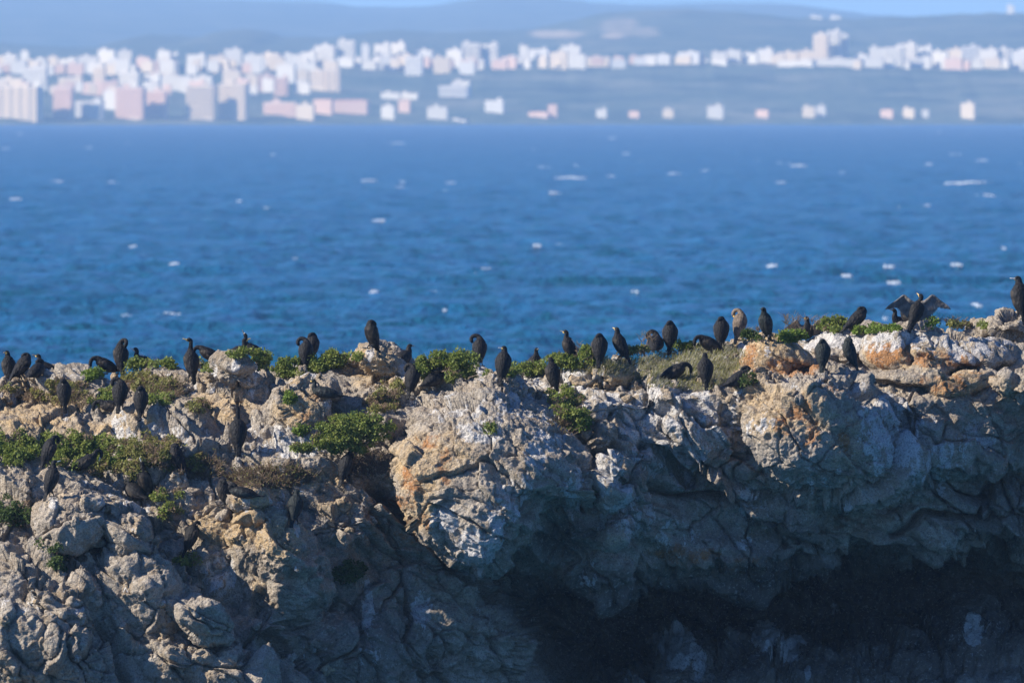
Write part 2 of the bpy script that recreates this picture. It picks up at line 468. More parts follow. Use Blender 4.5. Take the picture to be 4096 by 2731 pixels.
def rock_relief(P, n, scale=1.0, fine=1.0):
    """displacement (metres along n) that breaks a smooth body into jointed, pitted limestone"""
    ca, sa = math.cos(R(-36)), math.sin(R(-36))
    U = np.stack([P[:, 0] * ca + P[:, 2] * sa, P[:, 1], -P[:, 0] * sa + P[:, 2] * ca], 1)   # along / across the dip of the beds
    W = np.stack([fbm(P * 0.9 + 5.0, 4, 11), fbm(P * 0.9 + 31.0, 4, 12), fbm(P * 0.9 + 77.0, 4, 13)], 1)
    d = 0
    # jointed blocks: every cell is a tilted plane of its own, narrow open joints between
    for s, amp, tilt, crack, cw, sd in ((1.5, .15, .78, .17, .022, 1), (0.62, .09, .95, .09, .035, 2), (0.27, .035, .8, .02, .05, 8)):
        q = U * np.array([0.6, 0.9, 1.25]) / s + W * (0.30 / s ** 0.5)
        d1, d2, rnd, off = worley(q, sd)
        g = (rnd - 0.5) * 2
        d = d + amp * g[:, 0] * 0.8 + tilt * s * 0.42 * (g[:, 1] * off[:, 0] + g[:, 2] * off[:, 2])
        d = d - crack * (1 - sstep(0.0, cw, d2 - d1))
    # beds: stepped ledges that lean out and break back
    bm = sstep(-0.1, 0.4, vnoise(P * 0.55 + 11.0, 42))
    for s, amp in ((0.62, .15), (0.23, .05)):
        ph = U[:, 2] / s + W[:, 0] * 0.55 + W[:, 2] * 0.4
        fr = ph - np.floor(ph)
        d = d + bm * amp * (np.where(fr < 0.86, fr / 0.86, (1 - fr) / 0.14) - 0.5)
    d = d * scale
    rough = fbm(P * 5.5, 5, 31, gain=0.62, ridged=True)
    d = d + 0.066 * fine * rough
    m = sstep(-0.15, 0.35, vnoise(P * 0.8 + 3.0, 41))           # pitted (karst) areas
    d1, d2, rnd, off = worley(P * 8.0 + W * 0.6, 5)
    d = d - (0.25 + m) * 0.042 * fine * (1 - sstep(0.10, 0.5, d1)) * (0.4 + rnd[:, 0])
    d1, d2, rnd, off = worley(P * 3.0 + W * 0.5, 6)
    d = d - m * 0.10 * fine * (1 - sstep(0.05, 0.42, d1)) * np.maximum(0, rnd[:, 1] - 0.5) * 2
    return d

def stains_and_shade(P, extra=None):
    px, py = project(P)
    w = fbm(P * 2.2, 4, 51) * 0.45
    r = {'ochre': blob(px, py, OCHRE, w), 'rust': blob(px, py, RUST, w), 'guano': blob(px, py, GUANO, w * 1.2), 'dark': blob(px, py, SHADE_PAINT, w * 0.5)}
    for k, v in (extra or {}).items():
        r[k] = np.clip(r[k] + v, 0, 1)
    return r

def grid_normals(G):
    a = np.zeros_like(G); b = np.zeros_like(G)
    a[1:-1] = G[2:] - G[:-2]; a[0] = G[1] - G[0]; a[-1] = G[-1] - G[-2]
    b[:, 1:-1] = G[:, 2:] - G[:, :-2]; b[:, 0] = G[:, 1] - G[:, 0]; b[:, -1] = G[:, -1] - G[:, -2]
    n = np.cross(a, b)
    return n / np.maximum(np.linalg.norm(n, axis=2, keepdims=True), 1e-9)

ZB = np.full((800, 1100), np.inf)        # distance of the rock at each 4 photo pixels, px from -150, py from 0
def zb_add(P, y0=0):
    px, py = project(P)
    i = ((px + 150) / 4).astype(int); j = (py / 4).astype(int)
    ok = (i >= 0) & (i < 1100) & (j >= 0) & (j < 800)
    np.minimum.at(ZB, (j[ok], i[ok]), P[ok, 1])

def surface(px, py, r=2):
    """distance of the rock seen at a photo pixel"""
    i = int((px + 150) / 4); j = int(py / 4)
    for rr in range(r, 14):
        w = ZB[max(0, j - rr):j + rr + 1, max(0, i - rr):i + rr + 1]
        w = w[np.isfinite(w)]
        if len(w): return float(np.median(w))
    return 203.0

def build_islet():
    cols = np.array(sorted(PROF), float)
    tab = np.array([PROF[int(c)] for c in cols])
    xs = np.concatenate([np.linspace(-900, -160, 60), np.arange(-150, 4250, 5.2), np.linspace(4260, 5000, 60)])
    prof = pchip(cols, tab, xs)                              # (nx, 9, 2)
    # the skyline wanders
    w = fbm(np.stack([xs / 160, xs * 0, xs * 0], 1), 4, 3) * 26 + fbm(np.stack([xs / 45, xs * 0, xs * 0], 1), 3, 4) * 8
    prof[:, 8, 0] += w * 0.8; prof[:, 7, 0] += w * 0.4
    t_k = np.array([0, 75, 150, 215, 265, 385, 480, 540, 610], float)   # rows spent up to each control
    t = np.arange(0, 611, 1.0)
    nx, nt_ = len(xs), len(t)
    pr = pchip(t_k, prof.transpose(1, 0, 2).reshape(9, -1), t).reshape(nt_, nx, 2)
    G = np.zeros((nt_, nx, 3))
    G[..., 1] = pr[..., 1]
    G[..., 0] = (xs[None, :] - 2048) * K * G[..., 1]
    G[..., 2] = EYE + (PY0 - pr[..., 0]) * K * G[..., 1]
    # the far side falls away to the sea; the foot runs on down to the sea bed
    top = G[-1]
    back = []
    for s in np.linspace(0.03, 1, 26):
        p = top.copy(); p[:, 1] += 3.0 * s ** 0.8 + s * 4; p[:, 2] -= s ** 1.6 * (top[:, 2] + 2.0)
        back.append(p)
    foot = []
    for s in np.linspace(1, 0.04, 24):
        p = G[0].copy(); p[:, 1] -= 2.5 * s; p[:, 2] -= s * (G[0][:, 2] + 2.0)
        foot.append(p)
    G = np.concatenate([np.array(foot), G, np.array(back)], 0)
    n = grid_normals(G)
    n = -n if n[300, 400, 1] > 0 else n
    P = G.reshape(-1, 3); Nn = n.reshape(-1, 3)
    px, py = project(P)
    d = np.zeros(len(P))
    for x, y, rx, ry, a in SWELL:
        q = ((px - x) / rx) ** 2 + ((py - y) / ry) ** 2
        d += a * np.clip(1 - q, 0, 1) ** 0.8
    P = P + Nn * d[:, None] * 0.85
    Nn = grid_normals(P.reshape(G.shape)).reshape(-1, 3)
    Nn = -Nn if Nn.reshape(G.shape)[300, 400, 1] > 0 else Nn
    Ns = Nn.reshape(G.shape)                                # smooth directions keep the relief from folding over itself
    for _ in range(4):
        for ax in (0, 1):
            q = np.concatenate([Ns.take([0] * 5, ax), Ns, Ns.take([-1] * 5, ax)], ax)
            cs = np.cumsum(q, ax); cs = np.concatenate([np.zeros_like(cs.take([0], ax)), cs], ax)
            n_ = Ns.shape[ax]
            Ns = (cs.take(np.arange(11, 11 + n_), ax) - cs.take(np.arange(0, n_), ax)) / 11
    Nn = (Ns / np.maximum(np.linalg.norm(Ns, axis=2, keepdims=True), 1e-9)).reshape(-1, 3)
    calm = 0.45 + 0.55 * sstep(1500, 1750, py)              # the top is flatter ground
    d = rock_relief(P, Nn) * calm
    d -= np.mean(d) + 0.02
    wob = fbm(P * 3.0, 3, 61) * 14
    for pts, wd, depth in CRACKS:
        q = seg_dist(px + wob, py + wob * 0.7, pts)
        d -= depth * np.exp(-(q / wd) ** 2)
    P2 = P + Nn * d[:, None]
    zb_add(P2)
    st = stains_and_shade(P2)
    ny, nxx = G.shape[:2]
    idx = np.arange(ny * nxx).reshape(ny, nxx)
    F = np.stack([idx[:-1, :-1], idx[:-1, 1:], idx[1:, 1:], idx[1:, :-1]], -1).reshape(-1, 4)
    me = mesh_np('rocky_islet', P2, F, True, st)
    o = put('rocky_islet', me, ROCK, kind='structure', label='long craggy limestone islet full of perched cormorants with a dark cave below')
    return o
ISLET = build_islet()
print('islet', round(time.time() - T0, 1))

# ------------------------------------------------------------------ separate blocks and boulders
def boulder(label, poly, Y, thick, seed, p=2.6, tiltx=0.0, tilty=0.0, relief=1.0, fine=1.0, nr=26, na=150, cat='boulder', stain=None, smooth=0.25, push=0.0):
    """a body with the given outline (photo pixels) at distance Y, swelling `thick` metres to each side"""
    poly = np.array(poly, float)
    c = poly.mean(0)
    ang = np.arctan2(poly[:, 1] - c[1], poly[:, 0] - c[0])
    o = np.argsort(ang); ang = ang[o]; rad = np.hypot(*(poly[o] - c).T)
    a = np.linspace(-math.pi, math.pi, na, endpoint=False)
    r = np.interp(a, np.concatenate([[ang[-1] - 2 * math.pi], ang, [ang[0] + 2 * math.pi]]), np.concatenate([[rad[-1]], rad, [rad[0]]]))
    k = max(1, int(na * smooth * 0.05))
    r = np.convolve(np.concatenate([r[-k:], r, r[:k]]), np.ones(2 * k + 1) / (2 * k + 1), 'valid')
    ns = max(24, int(na * 0.42))
    g1 = np.sin(np.linspace(-1, 1, ns) * math.pi / 2 * 0.92) / math.sin(math.pi / 2 * 0.92)
    uu, vv = np.meshgrid(g1, g1)
    du = uu * np.sqrt(1 - vv * vv / 2); dv = vv * np.sqrt(1 - uu * uu / 2)      # square to disc
    rho = np.clip(np.hypot(du, dv), 0, 1); ph = np.arctan2(dv, du)
    rr = np.interp(ph, np.concatenate([a - 2 * math.pi, a, a + 2 * math.pi]), np.concatenate([r, r, r]))
    ppx = c[0] + rho * rr * np.cos(ph); ppy = c[1] + rho * rr * np.sin(ph)
    dep = (1 - rho ** p) ** (1 / 2.0)
    kk = K * Y
    sheets, Fs, n0 = [], [], 0
    idx = np.arange(ns * ns).reshape(ns, ns)
    Fq = np.stack([idx[:-1, :-1], idx[:-1, 1:], idx[1:, 1:], idx[1:, :-1]], -1).reshape(-1, 4)
    for sg in (1, -1):
        Yv = Y - sg * thick * dep + tiltx * (ppx - c[0]) * kk + tilty * (c[1] - ppy) * kk
        G = np.stack([(ppx - 2048) * K * Yv, Yv, EYE + (PY0 - ppy) * K * Yv], -1)
        sheets.append(G.reshape(-1, 3)); Fs.append(Fq + n0 if sg > 0 else Fq[:, ::-1] + n0); n0 += ns * ns
    # weld the rims of the two sheets
    rim = np.concatenate([idx[0], idx[-1], idx[1:-1, 0], idx[1:-1, -1]])
    remap = np.arange(2 * ns * ns); remap[rim + ns * ns] = rim
    P = np.concatenate(sheets); F = remap[np.concatenate(Fs)]
    def vnormals(P):
        nf = np.cross(P[F[:, 2]] - P[F[:, 0]], P[F[:, 3]] - P[F[:, 1]])
        Nn = np.zeros_like(P)
        for k in range(4): np.add.at(Nn, F[:, k], nf)
        Nn = Nn / np.maximum(np.linalg.norm(Nn, axis=1, keepdims=True), 1e-9)
        return Nn if ((P - P.mean(0)) * Nn).sum() > 0 else -Nn
    P = P + vnormals(P) * (lambda q: q - q.mean() + push)(rock_relief(P, None, 0.62 * relief, fine))[:, None]
    zb_add(P[:ns * ns])
    used = np.unique(F); lut = np.zeros(len(P), int); lut[used] = np.arange(len(used)); P = P[used]; F = lut[F]
    base = P[:, 2].min(); mid = P.mean(0)
    org = np.array([mid[0], mid[1], base])
    # outward faces
    v = P[F[:, 1]] - P[F[:, 0]]; w2 = P[F[:, 2]] - P[F[:, 0]]
    fn = np.cross(v, w2)
    if (fn * (P[F].mean(1) - mid)).sum() < 0: F = F[:, ::-1]
    st = stains_and_shade(P, stain)
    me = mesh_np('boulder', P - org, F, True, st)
    ob = put(cat.replace(' ', '_'), me, ROCK, label=label, cat=cat)
    ob.location = org
    return ob

boulder('great overhanging limestone block with ochre hollows and white guano at its pointed tip',
        [(1560,1960),(1552,1860),(1575,1780),(1640,1740),(1690,1690),(1750,1655),(1860,1600),(1980,1590),(2090,1620),(2170,1690),(2250,1760),(2310,1810),(2335,1900),(2318,2030),(2230,2010),(2170,2050),(2070,2170),(2010,2240),(1930,2292),(1850,2265),(1760,2180),(1650,2085)],
        199.45, 1.05, 1, p=3.4, tiltx=-0.10, tilty=0.40, relief=1.05, fine=.85, nr=70, na=460, cat='rock block')
boulder('massive buttress of cream and orange rock below the pair on the cliff corner',
        [(2965,1650),(2990,1585),(3060,1545),(3180,1490),(3300,1478),(3395,1515),(3460,1620),(3560,1750),(3640,1860),(3570,1960),(3400,2005),(3210,1975),(3060,1860),(2985,1750)],
        200.55, 1.15, 30, p=2.5, tiltx=.12, tilty=.35, relief=1.1, nr=50, na=420, cat='rock block')
boulder('upright pale fin of rock catching the sun right of the great overhanging block', [(2385,1850),(2440,1792),(2488,1812),(2480,1920),(2462,2040),(2425,2075),(2400,1970)], 199.3, .45, 2, tiltx=-.5, na=160, cat='rock fin')
boulder('small sunlit fin of rock at the mouth of the cave', [(2420,2195),(2432,2125),(2490,2070),(2535,2050),(2520,2120),(2470,2160)], 199.7, .3, 3, tiltx=-.5, na=110, nr=16, cat='rock fin')
boulder('orange stained boulder with a grey green cormorant standing on top', [(2962,1470),(2985,1395),(3020,1352),(3120,1355),(3190,1385),(3235,1420),(3268,1468),(3200,1490),(3060,1512),(2985,1505)], 201.9, .55, 4, p=3.2, tiltx=-.1, tilty=.25, relief=.55, fine=.35, na=170, stain={'ochre': .35})
boulder('yellow boulder under a cormorant with a yellow bill', [(2365,1495),(2400,1460),(2465,1440),(2505,1465),(2535,1525),(2470,1540),(2390,1520)], 201.3, .4, 5, relief=.6, na=120, nr=18, stain={'ochre': .45})
boulder('long grey and orange bedded slab at the right end of the crest', [(3440,1410),(3470,1372),(3560,1342),(3650,1318),(3780,1318),(3900,1350),(4050,1405),(4085,1445),(3990,1478),(3850,1482),(3700,1478),(3550,1472),(3465,1450)], 202.6, .75, 6, p=3.4, tilty=1.1, relief=.65, fine=.55, na=260, cat='rock slab')
boulder('flat white slab behind the orange boulder', [(3195,1392),(3260,1352),(3400,1334),(3560,1322),(3640,1320),(3520,1395),(3440,1428),(3330,1436),(3240,1420)], 203.3, .5, 7, p=3.4, tilty=2.2, relief=.4, fine=.4, na=180, nr=18, cat='rock slab', stain={'guano': .25})
boulder('lower orange bed jutting out under the long grey slab', [(3400,1492),(3600,1488),(3800,1492),(4010,1480),(4030,1510),(3960,1560),(3850,1600),(3780,1612),(3690,1545),(3500,1540)], 201.9, .7, 8, p=3.6, tilty=.6, relief=.6, fine=.5, na=220, cat='rock slab', stain={'ochre': .15})
boulder('upright stone at the right edge of the ledge', [(3985,1545),(3995,1490),(4030,1478),(4060,1500),(4066,1560),(4020,1582)], 200.7, .3, 9, na=100, nr=14)
boulder('second upright stone at the very right edge of the ledge', [(4068,1570),(4075,1505),(4110,1490),(4160,1520),(4150,1600),(4090,1600)], 200.6, .35, 10, na=100, nr=14)
boulder('brown boulder under the cormorant at the far right end', [(3965,1322),(3990,1292),(4050,1276),(4140,1272),(4190,1330),(4060,1340)], 203.4, .5, 11, relief=.6, na=140, nr=16)
boulder('big rounded grey boulder below the pair of cormorants on the left slope', [(135,2090),(150,2015),(225,1978),(330,1985),(432,2000),(455,2085),(430,2125),(300,2195),(205,2185),(145,2130)], 198.95, .6, 12, p=3.2, tiltx=-.05, tilty=.3, relief=.7, fine=.6, na=240)
boulder('squarish grey boulder beside the big rounded boulder on the left slope', [(440,2085),(468,2040),(555,2046),(602,2080),(606,2180),(510,2205),(458,2155)], 198.75, .5, 13, p=3.4, tiltx=-.05, tilty=.3, relief=.7, fine=.6, na=170)
boulder('rough peak of rock with a lone hunched cormorant on top', [(1405,1440),(1430,1402),(1480,1392),(1545,1404),(1600,1432),(1648,1500),(1560,1530),(1450,1505)], 202.6, .6, 14, relief=.9, na=170, nr=20)
boulder('pale boulder left of the long diagonal joint on the crest', [(838,1488),(860,1445),(905,1436),(965,1462),(1010,1500),(1060,1555),(1000,1580),(900,1560)], 202.2, .5, 15, relief=.8, na=160, nr=20)
boulder('large ochre block under the cormorant lying on the slope', [(1100,1600),(1108,1535),(1165,1505),(1260,1498),(1345,1520),(1352,1590),(1305,1690),(1285,1745),(1225,1740),(1160,1690),(1112,1650)], 201.3, .7, 16, p=3.2, tiltx=-.1, tilty=.45, relief=.85, fine=.6, na=260, stain={'ochre': .15})
boulder('angular block in the lower left of the cliff with a sunlit edge', [(740,2455),(760,2420),(820,2402),(890,2412),(932,2490),(905,2540),(840,2562),(775,2525)], 197.9, .4, 17, p=4.6, tiltx=.35, relief=1.3, fine=.8, na=170)
boulder('grey ledge block under the cormorant with the looped neck', [(1850,1620),(1880,1570),(1960,1525),(2030,1500),(2090,1530),(2110,1600),(2040,1650),(1930,1660)], 200.7, .6, 19, tilty=.6, relief=.9, na=200, nr=20)
boulder('small white boulder behind the bush at the middle of the crest', [(2285,1530),(2300,1495),(2345,1490),(2380,1515),(2370,1560),(2310,1570)], 201.6, .25, 21, na=100, nr=14, stain={'guano': .4})
boulder('ledge block with ochre crust at the foot of the lying sleeper', [(905,2010),(960,1975),(1060,1990),(1090,2040),(1020,2075),(930,2060)], 199.2, .35, 22, na=140, nr=16, stain={'ochre': .3})
boulder('lumpy yellow knob of rock in the lower left half', [(1040,2150),(1080,2110),(1180,2120),(1235,2190),(1210,2290),(1120,2310),(1050,2240)], 198.9, .55, 23, relief=1.1, na=200, nr=22, stain={'ochre': .35})
print('boulders', round(time.time() - T0, 1))
# ================================================================== THE SEA
def sea_material():
    m, nt = new_mat('sea_water')
    N = NT(nt)
    pos = N.n('ShaderNodeNewGeometry').outputs['Position']
    st = N.n('ShaderNodeVectorMath', operation='MULTIPLY')
    N.link(pos, st.inputs[0]); st.inputs[1].default_value = (1.0, 0.45, 1.0)
    big = N.noise(st.outputs[0], 0.035, 4, 0.6)
    mid = N.noise(st.outputs[0], 0.45, 4, 0.6)
    c = N.mix(N.ramp(big, [(0.35, 0.0), (0.65, 1.0)]), (0.007, 0.078, 0.170), (0.012, 0.110, 0.235))
    c = N.mix(N.ramp(mid, [(0.38, 0.0), (0.62, 1.0)]), N.mix(0.75, c, (0.004, 0.070, 0.105)), c)
    sx = N.n('ShaderNodeSeparateXYZ'); N.link(pos, sx.inputs[0])         # sea colour darkened with distance to offset the light of the haze
    c = N.mix(N.ramp(N.math('DIVIDE', sx.outputs[1], 9000.0), [(0.1, 0.0), (0.6, 0.75)]), c, (0.003, 0.034, 0.085))
    h = N.math('ADD', N.math('MULTIPLY', N.noise(st.outputs[0], 0.8, 5, 0.65), 1.0), N.math('MULTIPLY', N.noise(st.outputs[0], 3.0, 3, 0.6), 0.2))
    N.out(c, 0.25, 0.22, N.bump(h, 0.7, 1.1), **{'IOR': 1.333})
    return m
SEA = sea_material()

def sea_height(P):
    Q = P.copy()
    Q[:, 0] += 3.0 * vnoise(P * 0.06, 7)
    a = fbm(Q * np.array([0.055, 0.085, 0]), 2, 71)                       # swell
    b = fbm(Q * np.array([0.21, 0.34, 0]) + 9, 4, 72, gain=0.55, ridged=True)   # chop
    return 0.40 * a + 0.56 * (b - 0.1)

def build_sea():
    # rows of even tessellation as seen from the shore opposite; columns fan out with distance
    e = np.arange(1700, 478, -1.3)
    far = EYE / ((e - PY0) * K)
    far = far[far < 9200]
    rows = np.concatenate([np.linspace(-400, far[0] - 12, 26), far, np.linspace(9300, 21000, 20)])
    a = np.concatenate([np.linspace(-1.2, -0.155, 26), np.linspace(-0.15, -0.062, 90), np.linspace(-0.06, 0.06, 430), np.linspace(0.062, 0.15, 90), np.linspace(0.155, 1.2, 26)])
    w = np.maximum(rows, 300)
    X = a[None, :] * w[:, None]; Y = np.repeat(rows[:, None], len(a), 1)
    X = np.where(np.abs(a)[None, :] > 0.15, X + np.sign(a)[None, :] * 500 * (np.abs(a)[None, :] - 0.15), X)
    P = np.stack([X, Y, 0 * X], -1).reshape(-1, 3)
    h = sea_height(P)
    aa = np.abs(np.repeat(a[None, :], len(rows), 0).reshape(-1))
    P[:, 2] = h * (1 - sstep(0.11, 0.15, aa)) * sstep(280, 420, P[:, 1]) * (P[:, 1] < 9200)
    ny, nx = X.shape
    idx = np.arange(ny * nx).reshape(ny, nx)
    F = np.stack([idx[:-1, :-1], idx[:-1, 1:], idx[1:, 1:], idx[1:, :-1]], -1).reshape(-1, 4)
    return put('sea', mesh_np('sea', P, F, True), SEA, kind='structure', label='wind ruffled deep blue bay with scattered whitecaps between islet and town')
SEA_OB = build_sea()

FOAM_M = simple_mat('sea_foam', (0.50, 0.56, 0.62), 0.9, 0.1, 0.08, 3.0)
def whitecap(px, py, wpx, hpx, seed):
    """a breaking crest: a ragged, broken-up ridge of foam lying on the waves"""
    rs = np.random.RandomState(seed)
    D = EYE / ((py - PY0) * K)
    c = at(px, py, D)
    W = wpx * K * D; H = max(0.06, hpx * K * D * 0.42)
    mb = MB()
    n = int(10 + wpx * 0.42)
    for i in range(n):
        u = rs.uniform(-1, 1); env = (1 - abs(u) ** 1.6)
        x = u * W / 2 * rs.uniform(.7, 1.5); y = rs.normal(0, 2.2)
        hw = W * rs.uniform(0.02, 0.06) + 0.03; hh = H * (0.10 + 0.3 * env) * rs.uniform(0.4, 1.0)
        z = rs.uniform(0, 0.55) * H * env
        m = 7
        vs = [(x, y, z + hh)]
        for k in range(m):
            t = 2 * math.pi * k / m
            q = rs.uniform(0.6, 1.2)
            vs.append((x + hw * math.cos(t) * q, y + hw * 0.9 * math.sin(t) * q, z + hh * rs.uniform(0.25, 0.6)))
        for k in range(m):
            t = 2 * math.pi * (k + .5) / m
            q = rs.uniform(0.7, 1.4)
            vs.append((x + 1.3 * hw * math.cos(t) * q, y + 1.3 * hw * math.sin(t) * q, z - 0.1))
        fs = [(0, 1 + k, 1 + (k + 1) % m) for k in range(m)]
        fs += [(1 + k, 1 + m + k, 1 + (k + 1) % m) for k in range(m)] + [(1 + (k + 1) % m, 1 + m + k, 1 + m + (k + 1) % m) for k in range(m)]
        mb.add(vs, fs)
    o = put('whitecap', mb.mesh('whitecap', True), FOAM_M, parent=SEA_OB)
    z0 = float(sea_height(np.array([[c.x, c.y, 0.0]]))[0])
    o.location = (c.x, c.y, z0 + 0.02)

CAPS = [(118,1272,62,30),(672,1263,90,26),(500,1262,55,16),(843,1248,36,16),(440,1275,30,18),(940,1196,46,20),(1920,1254,46,20),(2105,1250,40,12),(2810,1316,88,34),(1180,1062,50,16),
        (1215,650,34,16),(955,720,68,14),(1478,735,48,20),(1597,756,50,16),(1780,773,30,14),(1470,864,46,12),(1520,898,36,12),(1722,942,42,16),(1795,1050,24,12),(2172,680,60,24),(2280,728,86,20),(2211,786,42,20),
        (2306,668,28,14),(2632,736,34,16),(2698,710,36,12),(2702,592,30,12),(3030,646,32,14),(3112,655,66,14),(3195,680,50,18),(3128,748,40,16),(3375,702,30,14),(3440,710,26,16),(3898,740,170,22),(3945,788,56,22),
        (3590,840,40,14),(3930,650,36,12),(3820,625,40,10),(4080,660,30,14),(4075,700,40,12),(3800,690,24,12),(420,620,30,14),(570,620,30,10),(232,735,34,12),(446,738,40,14),(602,745,26,12),(640,845,24,10),(295,835,26,12),(60,810,34,12),
        (1592,577,44,14),(1862,578,34,14),(1505,560,30,10),(2060,590,24,12),(2880,598,38,12),(1090,625,28,12),(510,577,30,12),(1250,985,36,10),(2480,945,50,10),(3100,1090,46,10),(1940,1095,70,14),(3080,938,26,10),(3810,1010,20,10),(2250,1155,20,8),
        (3550,1095,40,10),(3390,1135,30,10),(3580,1150,46,14),(2540,1210,24,8),(1680,1200,40,10),(240,1260,26,10),(700,1090,30,8),(80,540,22,9),(340,548,26,9),(1330,545,24,8),(2450,560,28,9),(3250,540,30,9),(3600,560,26,9),(3760,530,22,8),(2950,545,24,8),
        (1900,620,26,9),(2560,650,26,10),(2830,690,30,10),(1330,690,24,9),(300,690,24,8),(820,640,24,8),(1650,660,22,8),(3520,640,22,9)]
_r = np.random.RandomState(4)
CAPS += [(_r.uniform(0, 4096), _r.uniform(525, 1300) ** 1.0, _r.uniform(14, 34), _r.uniform(5, 9)) for _ in range(70)]
for i, c in enumerate(CAPS):
    whitecap(*c, 100 + i)
print('sea', round(time.time() - T0, 1))

# ================================================================== THE FAR COAST
def hill_material():
    m, nt = new_mat('scrub_hillside')
    N = NT(nt)
    pos = N.n('ShaderNodeNewGeometry').outputs['Position']
    a = N.noise(pos, 0.012, 6, 0.65); b = N.noise(pos, 0.06, 5, 0.7)
    c = N.mix(N.ramp(b, [(0.35, 0.0), (0.65, 1.0)]), (0.035, 0.055, 0.030), (0.12, 0.13, 0.075))
    c = N.mix(N.ramp(a, [(0.46, 0.0), (0.62, 0.8)]), c, (0.20, 0.18, 0.115))
    c = N.mix(N.ramp(N.noise(pos, 0.02, 5, 0.7), [(0.5, 0.0), (0.62, 0.9)]), c, (0.018, 0.03, 0.016))
    soil = N.n('ShaderNodeAttribute', attribute_name='soil').outputs['Fac']
    f = N.ramp(N.math('ADD', soil, N.math('MULTIPLY', N.math('SUBTRACT', b, 0.5), 1.4)), [(0.45, 0.0), (0.75, 1.0)])
    c = N.mix(f, c, (0.42, 0.32, 0.20))
    N.out(c, 0.95, 0.1)
    return m
HILL = hill_material()

def ridge(name, label, sky, D0, D1, py0, seed, amp, soil=None, ext=2600, ncol=520, nrow=40, prof=0.75):
    """rising ground between two distances whose crest runs along the given skyline"""
    sky = np.array(sky, float)
    xs = np.concatenate([np.linspace(-ext * 2, -820, 40), np.linspace(-800, 4896, ncol), np.linspace(4920, 4096 + ext * 2, 40)])
    top = pchip(sky[:, 0], sky[:, 1], np.clip(xs, sky[0, 0], sky[-1, 0]))
    top = top + fbm(np.stack([xs / 55, xs * 0 + seed, xs * 0], 1), 4, seed) * amp
    t = np.linspace(0, 1, nrow)
    D = D0 + (D1 - D0) * t
    z0 = EYE + (PY0 - py0) * K * D0; z1 = EYE + (PY0 - top) * K * D1
    Z = z0 + (z1 - z0)[None, :] * (t ** prof)[:, None]
    X = (xs - 2048)[None, :] * K * D1 * np.ones_like(t)[:, None]
    Y = np.repeat(D[:, None], len(xs), 1)
    Z = Z + fbm(np.stack([X / 60, Y / 90, X * 0], -1).reshape(-1, 3), 4, seed + 5).reshape(X.shape) * amp * K * D1 * 0.9 * np.sin(t * math.pi)[:, None]
    # back slope
    bx = X[-1:]; by = Y[-1:] + np.array([[120.0], [500.0]]); bz = np.array([Z[-1] - 6, Z[-1] * 0 - 1.0])
    X = np.concatenate([X, np.repeat(bx, 2, 0)]); Y = np.concatenate([Y, by * np.ones_like(bx) if by.shape[1] == 1 else by]); Z = np.concatenate([Z, bz])
    P = np.stack([X, Y, Z], -1).reshape(-1, 3)
    ny, nx = X.shape
    idx = np.arange(ny * nx).reshape(ny, nx)
    F = np.stack([idx[:-1, :-1], idx[:-1, 1:], idx[1:, 1:], idx[1:, :-1]], -1).reshape(-1, 4)
    px, py = project(P)
    s = blob(px, py, soil, fbm(P / 40, 3, 5) * 0.3) if soil else np.zeros(len(P))
    return put(name, mesh_np(name, P, F, True, {'soil': s}), HILL, kind='structure', label=label)

D_TOWN = 9000.0
ridge('coastal_slope', 'low scrub covered slope rising from the far shore to the upper row of the town',
      [(-800,250),(0,262),(300,268),(700,285),(1000,290),(1300,262),(1700,270),(2100,262),(2600,256),(3000,250),(3400,252),(3700,262),(4096,258),(4900,255)],
      9010, 9620, 498, 11, 9)
ridge('coastal_hills', 'blue hazy hills behind the town with a bare reddish flank',
      [(-800,168),(0,172),(100,178),(300,188),(460,186),(520,152),(600,140),(700,143),(800,148),(850,130),(950,118),(1050,124),(1150,150),(1300,152),(1400,140),(1600,122),(1750,130),(1900,125),(2100,120),(2200,100),(2350,70),(2450,50),(2600,42),(2750,38),(2900,48),(3050,58),(3200,72),(3400,75),(3600,68),(3800,58),(4000,52),(4900,48)],
      9900, 11800, 262, 12, 5,
      soil=[(2230,138,160,22,.75),(2480,110,120,60,.62),(2450,145,60,14,.9),(2580,130,90,30,.6),(2320,170,150,20,.45),(2150,165,80,20,.4),(2480,70,60,20,.5)])
ridge('far_mountains', 'very pale blue mountains fading into the sky behind the hills',
      [(-800,-30),(0,-14),(800,-2),(1300,12),(1450,28),(1700,25),(1850,5),(2000,-10),(2150,-8),(2400,12),(2600,18),(2900,12),(3050,14),(3200,22),(3350,42),(3500,60),(4096,80),(4900,90)],
      14000, 18500, 200, 13, 3, ncol=300, ext=2200)
# beach line under the town
def shore():
    xs = np.linspace(-3000, 3000, 200)
    a = np.stack([xs, xs * 0 + 8990 + 6 * np.sin(xs / 90), xs * 0 - 0.4], 1); b = np.stack([xs, xs * 0 + 9025, xs * 0 + 0.7], 1)
    P = np.concatenate([a, b]); n = len(xs); i = np.arange(n - 1)
    F = np.stack([i, i + 1, n + i + 1, n + i], 1)
    put('beach', mesh_np('beach', P, F), simple_mat('beach_sand', (0.16, 0.15, 0.12), 0.95, 0.1, 0.2, 0.02), kind='structure', label='narrow pale shore strip under the distant town')
shore()
